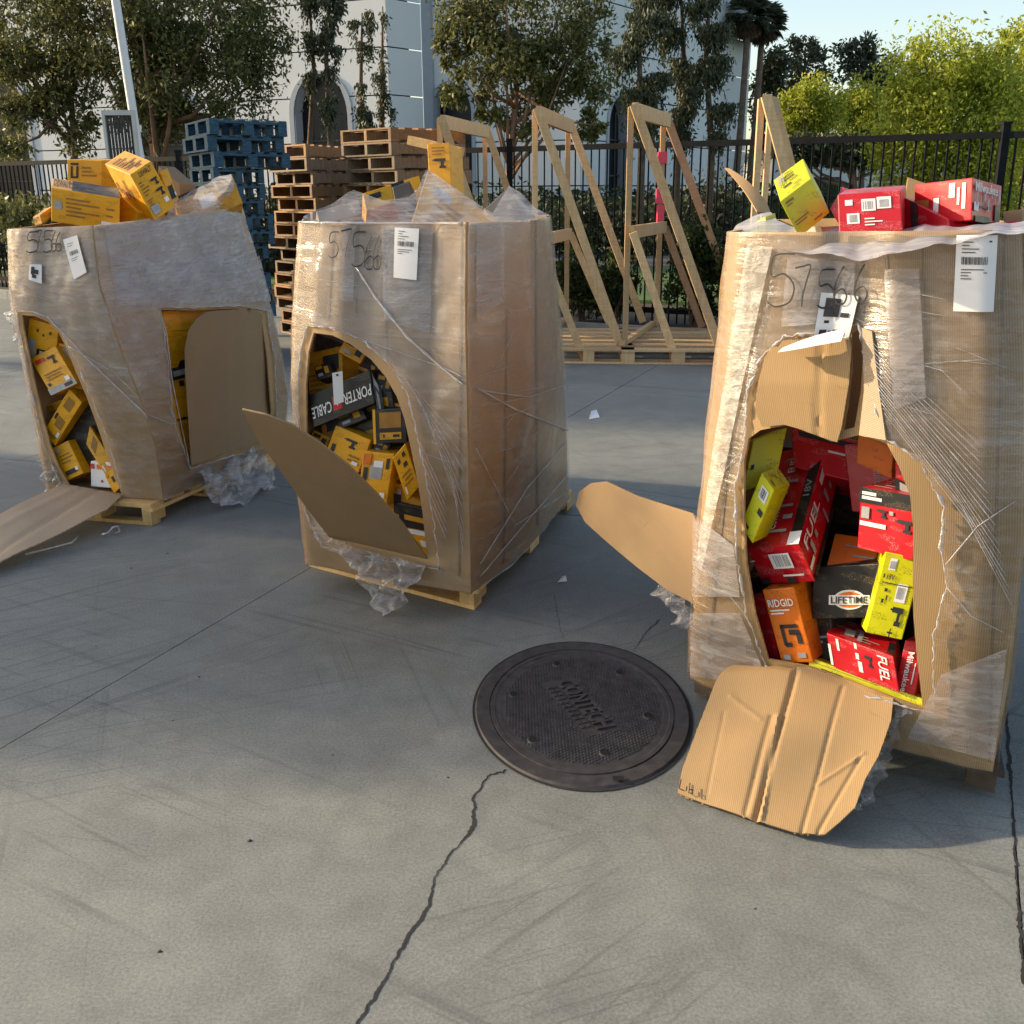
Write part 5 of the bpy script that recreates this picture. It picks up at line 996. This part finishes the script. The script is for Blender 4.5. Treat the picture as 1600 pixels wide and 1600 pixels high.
# ------------------------------------------------------------------ black steel fence
fence = thing('steel_fence', 'black steel picket fence running behind the yard', 'fence', (0, 13.7, 0))
def fp_(s, z): return np.array([FD[0] * s, 13.7 + FD[1] * s, z])
S0, S1 = -13.5, 10.5; post = 0
for z in (2.17, .26):
    mb = MB(); mb.beam(fp_(S0, z), fp_(S1, z), .065, .05, (0, 0, 1)); mk('rail', mb.V, mb.F, 'fence_paint', fence)
PS = 5.68 / math.hypot(.88, .475) * 1.0
mb = MB(); mb.beam(fp_(0, .08), fp_(0, 2.16), .018, .018); pk = mk('picket', mb.V, mb.F, 'fence_paint', fence); base = np.array(pk.location)
s = S0; i = 0; posts = [k * 5.68 for k in range(-2, 2)]
while s < S1:
    if min(abs(s - q) for q in posts) > .05 and abs(s) > 1e-6:
        o = inst('picket', pk.data, (FD[0] * s, FD[1] * s, 0), fence); i += 1
    s += .106
mb = MB(); mb.beam(fp_(0, .05), fp_(0, 2.27), .075, .075); mb.hexa(fp_(0, 2.27) - [.045, .045, 0], (.09, 0, 0), (0, .09, 0), (0, 0, .025)); pq = mk('fence_post', mb.V, mb.F, 'fence_paint', fence)
for q in posts:
    if abs(q) > .01: inst('fence_post', pq.data, (FD[0] * q, FD[1] * q, 0), fence)

# ------------------------------------------------------------------ pole, slatted screen
pl = thing('pole', 'slender white pole leaning left above the slouching carton', 'pole', (*atY(222, 300, 15)[:2], 0)); a, b = atY(176, -30, 15.0), atY(221, 262, 15.0)
mb = MB(); d = (a - b) / (a - b)[2]; mb.tube([b - d * b[2], b, a, a + d * 1.5], .062, 12, taper=.055); mk('shaft', mb.V, mb.F, 'pole_white', pl, smooth=True); mb = MB(); f0 = b - d * b[2]; mb.tube([f0, f0 + [0, 0, .05]], .14, 14); mk('foot_plate', mb.V, mb.F, 'pole_white', pl)
Y = 13.0; x0, x1 = atY(161, 200, Y)[0], atY(211, 200, Y)[0]; zt = atY(185, 172, Y)[2]; sc = thing('slatted_screen', 'tall pale framed screen of dark upright slats beside the pole', 'screen', ((x0 + x1) / 2, Y, 0)); w = .032
for nm, p, u, v, h in (('frame_post', (x0, Y, 0), w, .08, zt), ('frame_post', (x1 - w, Y, 0), w, .08, zt), ('frame_rail', (x0 + w, Y, zt - .055), x1 - x0 - 2 * w, .08, .055), ('frame_rail', (x0 + w, Y, .1), x1 - x0 - 2 * w, .08, .05)):
    V, F = hexa(p, (u, 0, 0), (0, v, 0), (0, 0, h)); mk(nm, V, F, 'pale_metal', sc)
for k in range(8):
    V, F = hexa((x0 + w + .004 + k * (x1 - x0 - 2 * w) / 8, Y + .03, .152), (.028, .012, 0), (-.012, .03, 0), (0, 0, zt - .21)); mk('slat', V, F, 'charcoal', sc)

# ------------------------------------------------------------------ plants
def leaves(name, P, size, mat, parent, droop=0.0, asp=0.42, seed=0):
    r = np.random.default_rng(seed); n = len(P); a = r.normal(size=(n, 3)); a[:, 2] -= droop * 2.2; a /= np.linalg.norm(a, axis=1)[:, None]
    b = r.normal(size=(n, 3)); b -= a * (a * b).sum(1)[:, None]; b /= np.linalg.norm(b, axis=1)[:, None]
    L = (size * r.uniform(.6, 1.35, n))[:, None]; V = np.stack([P, P + a * L * .5 + b * L * asp * .5, P + a * L, P + a * L * .5 - b * L * asp * .5], 1).reshape(-1, 3)
    return mk(name, V, np.arange(4 * n).reshape(-1, 4), mat, parent)
def blob_pts(r, c, R, n, k, sig=.2, shell=.5):
    c = np.asarray(c); R = np.asarray(R); d = r.normal(size=(k, 3)); d /= np.linalg.norm(d, axis=1)[:, None]; rad = r.uniform(shell ** 3, 1, k) ** (1 / 3)
    cc = d * rad[:, None]; i = r.integers(0, k, n); w = r.uniform(.5, 1.5, k)
    return c + (cc[i] + np.clip(r.normal(size=(n, 3)), -1.7, 1.7) * (sig * w[i])[:, None]) * R, c + cc * R
def tree(name, label, cat, Y, blobs, trunk, mat, n, size, seed, group=None, bark='bark', tr=.12, droop=0.3, k=26, sig=.17, shell=.45, limbs=9, depth=1.0, zb=0.1):
    r = np.random.default_rng(seed); b = atY(trunk[0], 300, Y); t = thing(name, label, cat, (b[0], Y, zb), group); A = sum(q[2] * q[3] for q in blobs); P = []; cc = []
    for x, y, rx, ry in blobs:
        c = atY(x, y, Y); p, q = blob_pts(r, c, (rx * Y / FPX, min(rx, ry) * Y / FPX * depth, ry * Y / FPX), int(n * rx * ry / A), max(6, int(k * rx * ry / A * len(blobs) ** .5)), sig, shell); P.append(p); cc.append(q)
    P = np.vstack(P); cc = np.vstack(cc); P = P[P[:, 2] > .15]
    leaves('crown', P, size, mat, t, droop, seed=seed)
    mb = MB(); top = atY(trunk[1], trunk[2], Y); base = np.array([b[0], Y, zb - .1]); mid = base * .5 + top * .5 + [r.normal(0, .08), 0, 0]
    mb.tube([base, base * .75 + mid * .25, mid, top], [tr * 1.25, tr, tr * .85, tr * .6], 8)
    mk('trunk', mb.V, mb.F, bark, t, smooth=True); 
    for j in r.permutation(len(cc))[:limbs]:
        q = cc[j]; s = mid + (top - mid) * r.uniform(.0, 1); m_ = s * .5 + q * .5 + [0, 0, -.12 * np.linalg.norm(q - s)]; mb = MB(); mb.tube([s, m_, q], [tr * .5, tr * .32, tr * .1], 6); mk('branch', mb.V, mb.F, bark, t, smooth=True)
    return t
tree('broadleaf_tree', 'big olive green tree spreading above the slouching carton', 'tree', 24, [(225, -30, 190, 110), (330, 50, 100, 95), (365, 140, 70, 75), (255, 120, 80, 80), (180, 40, 90, 80), (300, 195, 70, 38), (215, 180, 42, 45)], (262, 225, 130), 'leaf_olive', 40000, .115, 1, bark='bark_red', tr=.15, k=60, limbs=16)
tree('broadleaf_tree', 'olive tree cut off by the left edge of the picture', 'tree', 25, [(30, 30, 85, 90), (60, 120, 65, 60), (10, 200, 38, 45), (105, 185, 42, 60), (130, 110, 40, 40)], (100, 110, 130), 'leaf_olive', 15000, .13, 2, bark='bark', tr=.1, k=50)
tree('broadleaf_tree', 'loose crowned tree above the two left timber frames', 'tree', 19, [(820, 20, 125, 70), (745, 80, 55, 75), (890, 110, 68, 85), (830, 120, 70, 60), (735, 160, 38, 42), (915, 190, 34, 36), (800, 190, 40, 30), (715, 60, 30, 40)], (795, 808, 130), 'leaf_olive', 19000, .10, 3, bark='bark_red', tr=.08, k=46, sig=.16, limbs=16)
def column_tree(label, Y, cols, n, size, seed, mat='leaf_dark'):
    r = np.random.default_rng(seed); b = atY(cols[0][0], 300, Y); t = thing('weeping_tree', label, 'tree', (b[0], Y, .1), 'slim weeping trees before the building'); P = []
    T = sum(c[2] * (c[3] - c[1]) for c in cols)
    for x, y0, rx, y1 in cols:
        m = int(n * rx * (y1 - y0) / T); K = max(5, int((y1 - y0) / 14)); ks = r.uniform(y0, y1, K); kx = r.normal(0, rx * .5, K); i = r.integers(0, K, m)
        px = x + kx[i] + r.normal(0, rx * .28, m); py = ks[i] + r.gamma(1.5, 9, m) - 6; S_ = Y / FPX
        c = np.array([atY(a, b_, Y + r.normal(0, rx * S_ * .6)) for a, b_ in zip(px, py)]); P.append(c)
        a, e = atY(x, y0, Y), atY(x + r.normal(0, 3), 235, Y); mb = MB(); mb.tube([[e[0], Y, .0], e, (a + e) / 2 + [r.normal(0, .06), 0, 0], a], [.09, .075, .05, .015], 7); mk('trunk', mb.V, mb.F, 'bark', t, smooth=True)
    leaves('crown', np.vstack(P), size, mat, t, .9, .35, seed); return t
column_tree('thin weeping tree left of the first arch', 25, [(482, -20, 15, 125)], 1900, .11, 11); column_tree('fuller weeping tree in front of the first arch', 24.5, [(517, -60, 21, 190)], 4600, .11, 12)
column_tree('weeping tree at the right side of the first arch', 25.5, [(566, 20, 15, 205)], 2700, .11, 13); column_tree('thinnest weeping tree against the lit wall', 26, [(598, 10, 11, 205)], 1400, .10, 14)
column_tree('dark weeping tree above the tape marked frame', 22, [(1003, -70, 34, 200)], 15000, .10, 15); column_tree('dark weeping tree between two darker ones', 23, [(1062, -60, 26, 212)], 12000, .10, 16); column_tree('dark weeping tree beside the palms', 22.5, [(1113, -60, 26, 210)], 13000, .10, 17)
def pine(label, Y, x, y0, y1, rw, seed, n=5200):
    r = np.random.default_rng(seed); b = atY(x, 300, Y); t = thing('pine_tree', label, 'tree', (b[0], Y, .2), 'dark pines on the skyline'); P = []; K = 34
    for j in range(K):
        f = (j + .5) / K; yy = y0 + (y1 - y0) * f; rr = rw * (.25 + .75 * math.sin(math.pi * min(1, f * .62 + .12))) * r.uniform(.5, 1.15); c = atY(x + r.choice([-1, 1]) * rr * r.uniform(.3, .85), yy, Y + r.normal(0, .5)); P.append(c + r.normal(size=(n // K, 3)) * np.array([rr * .3, rr * .3, (y1 - y0) * .028]) * Y / FPX)
    leaves('crown', np.vstack(P), .27, 'leaf_pine', t, .0, .4, seed); mb = MB(); mb.tube([[b[0], Y, 0], atY(x, y0 + 10, Y)], .22, 7, taper=.05); mk('trunk', mb.V, mb.F, 'bark', t); return t
pine('dark pine with a pointed top between palms and yellow trees', 55, 1258, 64, 260, 42, 21); pine('broad dark pine with several tops on the skyline', 55, 1348, 66, 260, 56, 22, 7600); pine('small dark pine at the edge of the big yellow tree', 58, 1394, 90, 260, 24, 23, 3200); pine('hazy olive pine beside the palm trunks', 50, 1210, 82, 265, 34, 24, 5000)
def palm(label, Y, x, yc, seed):
    r = np.random.default_rng(seed); c = atY(x, yc, Y); b = np.array([c[0] - .25, Y, 0]); t = thing('palm_tree', label, 'palm', b, 'pair of fan palms'); mb = MB(); mb.tube([b, b * .5 + c * .5 + [.05, 0, 0], c], .16, 8, taper=.12); mk('trunk', mb.V, mb.F, 'bark', t, smooth=True)
    for nm, m, K, lo, hi, L in (('frond', 'leaf_pine', 46, -.55, 1.2, .95), ('dead_frond', 'bark', 26, -1.3, -.6, .8)):
        for k in range(K):
            az = r.uniform(0, 6.283); el = r.uniform(lo, hi); d = np.array([math.cos(az) * math.cos(el), math.sin(az) * math.cos(el), math.sin(el)]); s = np.cross(d, [0, 0, 1.01]); s /= np.linalg.norm(s); up = np.cross(s, d); e = c + d * L * .5; mb = MB(); mb.add([c - s * .015, c + s * .015, e + s * .012, e - s * .012], [(0, 1, 2, 3)])
            for f in np.linspace(-1.25, 1.25, 11):
                q = d * math.cos(f) + s * math.sin(f); l = L * .62 * r.uniform(.8, 1.1); w = np.cross(q, up) * .035; mb.add([e - w, e + w, e + q * l * .7 + w - up * .03, e + q * l - up * l * .28, e + q * l * .7 - w - up * .03], [(0, 1, 2, 3, 4)])
            mk(nm, mb.V, mb.F, m, t)
palm('left palm of the pair at the building edge', 45, 1170, 26, 31); palm('right palm of the pair, its shaggy skirt lower', 46, 1192, 38, 32)
YT = 'yellow green trees behind the fence'
tree('yellow_tree', 'largest yellow green tree reaching down behind the fence', 'tree', 21, [(1470, 110, 70, 55), (1440, 190, 70, 60), (1510, 170, 70, 70), (1500, 260, 60, 70), (1410, 250, 40, 60), (1550, 130, 40, 60), (1560, 270, 45, 70), (1420, 150, 30, 40), (1440, 310, 40, 30)], (1500, 1495, 230), 'leaf_yellow', 44000, .095, 41, YT, k=120, sig=.24, shell=.5, droop=.2)
tree('yellow_tree', 'tall yellow green tree cut by the right edge', 'tree', 23, [(1590, 70, 32, 40), (1600, 160, 42, 70), (1620, 250, 60, 90), (1650, 120, 60, 90)], (1610, 1605, 160), 'leaf_yellow', 18000, .10, 42, YT, k=60, sig=.2, droop=.2)
tree('yellow_tree', 'round green tree with lit top right of the last frame', 'tree', 31, [(1262, 165, 40, 34), (1250, 195, 34, 30), (1285, 190, 28, 34)], (1262, 1262, 190), 'leaf_green', 9000, .12, 43, YT, k=40, sig=.22, droop=.1)
tree('yellow_tree', 'small yellow green tree below the broad pine', 'tree', 33, [(1345, 165, 30, 34), (1372, 185, 30, 40), (1318, 195, 20, 24), (1350, 215, 40, 24)], (1348, 1348, 190), 'leaf_green', 9000, .12, 44, YT, k=40, sig=.22, droop=.1)
tree('shade_tree', 'dark crowned tree under the round green tree', 'tree', 29, [(1300, 232, 70, 24), (1240, 236, 40, 22), (1360, 240, 44, 20)], (1332, 1332, 235), 'leaf_dark', 4200, .18, 45, None, k=40, sig=.22, droop=.1)
# an unseen tree added left of the view to shade the cartons and the concrete
r = np.random.default_rng(77); t = thing('broadleaf_tree', 'unseen tree added left of the slouching carton for its shade', 'tree', (-11.7, 7.3, 0)); P, Q = blob_pts(r, (-11.9, 6.62, 4.4), (1.5, .85, .95), 6800, 60, .36, .1); P2, Q2 = blob_pts(r, (-11.9, 8.2, 4.0), (1.5, .75, .95), 8000, 60, .30, .1); P = np.vstack([P, P2]); leaves('crown', P, .14, 'leaf_olive', t, .3, .5, 77)
mb = MB(); mb.tube([(-11.7, 7.3, 0), (-11.75, 7.35, 2.2), (-11.7, 7.3, 4.8)], [.14, .11, .05], 8); mk('trunk', mb.V, mb.F, 'bark', t, smooth=True)
for q in Q[:8]: mb = MB(); mb.tube([(-11.72, 7.32, 3.6), (q + np.array([-11.7, 7.3, 4.2])) / 2, q], [.05, .03, .01], 5); mk('branch', mb.V, mb.F, 'bark', t, smooth=True)
r = np.random.default_rng(78); t = thing('broadleaf_tree', 'unseen tree added left of the pallet stacks for its shade', 'tree', (-13.2, 12.6, 0)); P, Q = blob_pts(r, (-13.2, 12.6, 5.4), (1.6, 1.5, 1.5), 16000, 80, .24, .2); leaves('crown', P, .14, 'leaf_olive', t, .3, .5, 78)  # second unseen tree, added so its crown shades the blue pallets
mb = MB(); mb.tube([(-13.2, 12.6, 0), (-13.25, 12.6, 2.2), (-13.2, 12.6, 4.8)], [.14, .11, .05], 8); mk('trunk', mb.V, mb.F, 'bark', t, smooth=True)
def shrub(label, Y, x, yc, rx, ry, n, seed, mat='leaf_shrub', size=.07):
    r = np.random.default_rng(seed); c = atY(x, yc, Y); t = thing('shrub', label, 'shrub', (c[0], Y, .11), 'shrubs along the kerb'); R = np.array([rx, rx, ry]) * Y / FPX; p, q = blob_pts(r, c, R, n, 30, .2, .3); p = p[p[:, 2] > .13]
    leaves('foliage', p, size, mat, t, -.3, .5, seed)
    for j in range(5): mb = MB(); mb.tube([[c[0] + r.normal(0, .05), Y, .08], (q[j] + np.array([c[0], Y, .1])) / 2, q[j]], .014, 5, taper=.005); mk('stem', mb.V, mb.F, 'bark', t)
shrub('lit green shrub between middle carton and crossing braces', 12.95, 910, 435, 48, 62, 3600, 51); shrub('shrub behind the post of the tape marked frame', 12.7, 965, 450, 30, 48, 1800, 52); shrub('dark shrub right of the tape marked frame', 12.3, 1085, 425, 42, 72, 3200, 53); shrub('shrub hidden behind the nearest carton', 12.0, 1150, 440, 45, 60, 2200, 54)
shrub('straggly shrub at the left edge below the fence', 17.2, 30, 345, 55, 32, 2600, 55, 'leaf_olive', .09); shrub('low shrub left of the yellow heap by the fence', 16.9, 95, 350, 40, 24, 1500, 56, 'leaf_olive', .09)
# hedge and low white building far right
hd = thing('hedge', 'long dark clipped hedge before the low white wall', 'hedge', (12, 36, .2)); r = np.random.default_rng(61); P = np.stack([r.uniform(0, 24, 9000), 36 + r.uniform(-.5, .5, 9000), r.uniform(.2, 1.75, 9000)], 1); leaves('foliage', P, .2, 'leaf_shrub', hd, 0, .6, 61)
mb = MB(); mb.hexa((0, 35.7, .1), (24, 0, 0), (0, .6, 0), (0, 0, 1.4)); mk('core', mb.V, mb.F, 'leaf_dark', hd)
lw = thing('low_building', 'low white building glimpsed between trunks behind the fence', 'building', (16, 48, .2)); mb = MB(); mb.hexa((11.5, 47, 0), (22, 0, 0), (0, 8, 0), (0, 0, 3.0)); mk('wall', mb.V, mb.F, 'wall_paint', lw); mb = MB(); mb.hexa((11.3, 46.8, 3.003), (22.4, 0, 0), (0, 8.4, 0), (0, 0, .35)); mk('roof', mb.V, mb.F, 'charcoal', lw)
for k in range(5): mb = MB(); mb.hexa((13 + k * 3.6, 46.97, 1.0), (1.4, 0, 0), (0, .02, 0), (0, 0, 1.2)); mk('window', mb.V, mb.F, 'dark_glass', lw)

# ------------------------------------------------------------------ white panelled building with arches
bd = thing('panelled_building', 'tall white panelled building with dark arched openings', 'building', (-4, 38, 0)); HB = 15.0
ROWS = [0.2, 1.85, 3.3, 4.75, 6.2, 7.64, 9.1, 10.6, 12.1, 13.6, 15.0]
def facade(A, Bp, npan, arches, col='wall_paint'):
    A = np.array([*A, 0.0]); Bp = np.array([*Bp, 0.0]); L = np.linalg.norm(Bp - A); d = (Bp - A) / L; n = np.array([d[1], -d[0], 0.0]); xs = np.linspace(0, L, npan + 1); polys = []
    for s, w, z1 in arches:
        rr = w / 2; polys.append(np.array([(s - rr, 0.0)] + [(s - rr * math.cos(t), z1 - rr * 1.25 + rr * 1.25 * math.sin(t)) for t in np.linspace(0, math.pi, 19)] + [(s + rr, 0.0)]))
    for i in range(npan):
        for j in range(len(ROWS) - 1):
            r0 = np.array([(xs[i] + .012, ROWS[j] + .02), (xs[i + 1] - .012, ROWS[j] + .02), (xs[i + 1] - .012, ROWS[j + 1] - .02), (xs[i] + .012, ROWS[j + 1] - .02)]); hit = [p for p in polys if p[:, 0].max() > r0[0, 0] and p[:, 0].min() < r0[1, 0] and p[:, 1].max() > r0[0, 1]]
            if not hit: v, f = r0, np.array([(0, 1, 2), (0, 2, 3)])
            else:
                V = [tuple(p) for p in r0]; E = [(0, 1), (1, 2), (2, 3), (3, 0)]
                for p in hit: b = len(V); V += [tuple(q) for q in p]; E += [(b + k, b + (k + 1) % len(p)) for k in range(len(p))]
                v, _, f, *_ = delaunay_2d_cdt([Vector(q) for q in V], E, [], 0, 1e-6); v = np.array([tuple(q) for q in v]); f = np.array([t for t in f]); c = v[f].mean(1); k = (c[:, 0] > r0[0, 0]) & (c[:, 0] < r0[1, 0]) & (c[:, 1] > r0[0, 1]) & (c[:, 1] < r0[2, 1])
                for p in hit: k &= ~inside(c, p)
                f = f[k]; q_ = v[f]; ar_ = np.abs((q_[:, 1, 0] - q_[:, 0, 0]) * (q_[:, 2, 1] - q_[:, 0, 1]) - (q_[:, 2, 0] - q_[:, 0, 0]) * (q_[:, 1, 1] - q_[:, 0, 1])) if len(f) else np.zeros(0); f = f[ar_ > 1.5e-3] if len(f) and ar_.sum() > .2 else f[:0]
                if not len(f): continue
            o = mk('wall_panel', np.array([A + d * q[0] + [0, 0, q[1]] for q in v]), f, col, bd, solid=.06)
            if hit: tag(o, kind='stuff')
    V, F = hexa(A - n * .62, d * L, (0, 0, HB), -n * .1); mk('backing_wall', V, F, 'charcoal', bd)
    mk('joint_backing', [A + d * q[0] + [0, 0, q[1]] - n * .064 for q in ((0, HB), (L, HB), (L, 8.0), (0, 8.0))], [(0, 1, 2, 3)], 'trim_paint', bd)
    for p in polys:
        a = np.array([A + d * q[0] + [0, 0, q[1]] for q in p]); m = len(a); ctr = a.mean(0); out = np.array([A + d * (p[:, 0].mean() + (q[0] - p[:, 0].mean()) * 1.17) + [0, 0, q[1] * 1.0 + (q[1] > 1) * .1] for q in p])
        V = list(a + n * .05) + list(out + n * .05) + list(a - n * .6) + list(out - n * .0); F = []
        for k in range(m - 1): F += [(k, k + 1, m + k + 1, m + k), (k + 1, k, 2 * m + k, 2 * m + k + 1), (m + k, m + k + 1, 3 * m + k + 1, 3 * m + k)]
        ar = mk('arch_surround', V, F, 'trim_paint', bd); g = mk('arch_glass', list(a - n * .5), [tuple(range(m))], 'dark_glass', bd); mb = MB(); s = p[:, 0].mean()
        for q in (-.33, .33): mb.beam(A + d * (s + q * (p[-1, 0] - p[0, 0])) - n * .47, A + d * (s + q * (p[-1, 0] - p[0, 0])) - n * .47 + [0, 0, p[:, 1].max() * .9], .05, .05)
        for z in (2.2, 3.4): mb.beam(A + d * p[0, 0] - n * .44 + [0, 0, z], A + d * p[-1, 0] - n * .44 + [0, 0, z], .05, .05, (0, 0, 1))
        mk('mullion', mb.V, mb.F, 'charcoal', g)
def on(px, A, B): # distance along a facade where a pixel column meets it
    A = np.array(A); B = np.array(B); k = (px - 800) / FPX * 1.0; dd = B - A; return (k * A[1] - A[0]) / (dd[0] - k * dd[1]) * np.linalg.norm(dd)
b0, b1, b2, b3, b4, b5 = (-47.6, 53.7), (-3.94, 36.3), (-2.92, 37.48), (-2.70, 38.0), (2.36, 35.99), (10.28, 47.4)
facade(b0, b1, 15, [(on(525, b0, b1), 2.1, 5.5), (on(50, b0, b1), 3.0, 6.6), (on(300, b0, b1), 2.3, 5.5)]); facade(b1, b2, 1, [])
facade(b3, b4, 2, [(on(716, b3, b4), 1.5, 5.2)]); facade(b4, b5, 5, [(on(962, b4, b5), 1.6, 4.8)])
V, F = hexa((*b2, 0), (b3[0] - b2[0], b3[1] - b2[1], 0), (0, 0, HB), (0.3, .3, 0)); mk('recess_wall', V, F, 'trim_paint', bd)
mk('roof', [(*q, HB) for q in (b0, b1, b2, b3, b4, b5)] + [(10.28, 62, HB), (-20, 60, HB)], [tuple(range(8))], 'trim_paint', bd)

# dark planting between the lawn and the building
for k, (px, Y, w, h, lab) in enumerate(((760, 27, 2.2, 2.1, 'dark bushes behind the two left timber frames'), (900, 28, 2.0, 1.7, 'dark bushes behind the crossing braces'), (1010, 27.5, 1.7, 1.4, 'dark bushes under the dark weeping trees'), (1110, 29, 2.4, 2.3, 'dark bushes left of the palm trunks'), (640, 29, 2.4, 2.2, 'dark bushes behind the wider pallet stack'), (60, 22.5, 2.4, 2.1, 'dark bushes behind the fence at the left edge'), (180, 22, 2.0, 2.3, 'dark bushes behind the slatted screen'), (300, 21, 2.2, 2.5, 'dark bushes behind the blue pallet stack'), (420, 20.5, 2.4, 2.2, 'dark bushes behind the shorter brown pallet stack'))):
    r = np.random.default_rng(80 + k); c = atY(px, 300, Y); t = thing('bush', lab, 'bush', (c[0], Y, .15), 'dark bushes before the building'); P, Q = blob_pts(r, (c[0], Y, h * .36), (w * .62, .8, h * .44), 3400, 40, .22, .3); leaves('foliage', P[P[:, 2] > .16], .16, 'leaf_dark', t, 0, .5, 80 + k)
    for j in range(4): mb = MB(); mb.tube([(c[0] + r.normal(0, .2), Y, .1), Q[j]], .03, 5, taper=.01); mk('stem', mb.V, mb.F, 'bark', t)
px_sheet('flap', [(1132, 262), (1139, 265), (1165, 288), (1197, 317), (1206, 336), (1182, 336), (1160, 302)], (atY(1132, 262, 4.1), atY(1200, 318, 3.9), atY(1182, 336, 3.85)), 'cardboard', CARTR.t, lambda x, y: .02 * math.sin((x - 1132) / 70 * 3), 5)

# faint marker letters on the corner of the fallen front flap
fl = [o for o in CARTR.t.children if o.name.startswith('flap')][0]; q0, q1 = CARTR.surf(1265, 1043), CARTR.surf(1395, 1091); nn = np.cross(q1 - q0, gz - q0); nn /= np.linalg.norm(nn); nn = nn if nn @ (CP - q0) > 0 else -nn; mb = MB()
for st in ([(1066, 1222), (1063, 1236), (1071, 1240)], [(1075, 1233), (1074, 1240)], [(1080, 1228), (1078, 1243), (1084, 1244), (1084, 1238), (1079, 1238)]):
    P = [on_plane(x, y, q0, nn) + nn * .016 for x, y in st]; mb.tube(P, .0018, 4)
tag(mb.build('handwriting', 'ink', CARTR.t), kind='stuff')
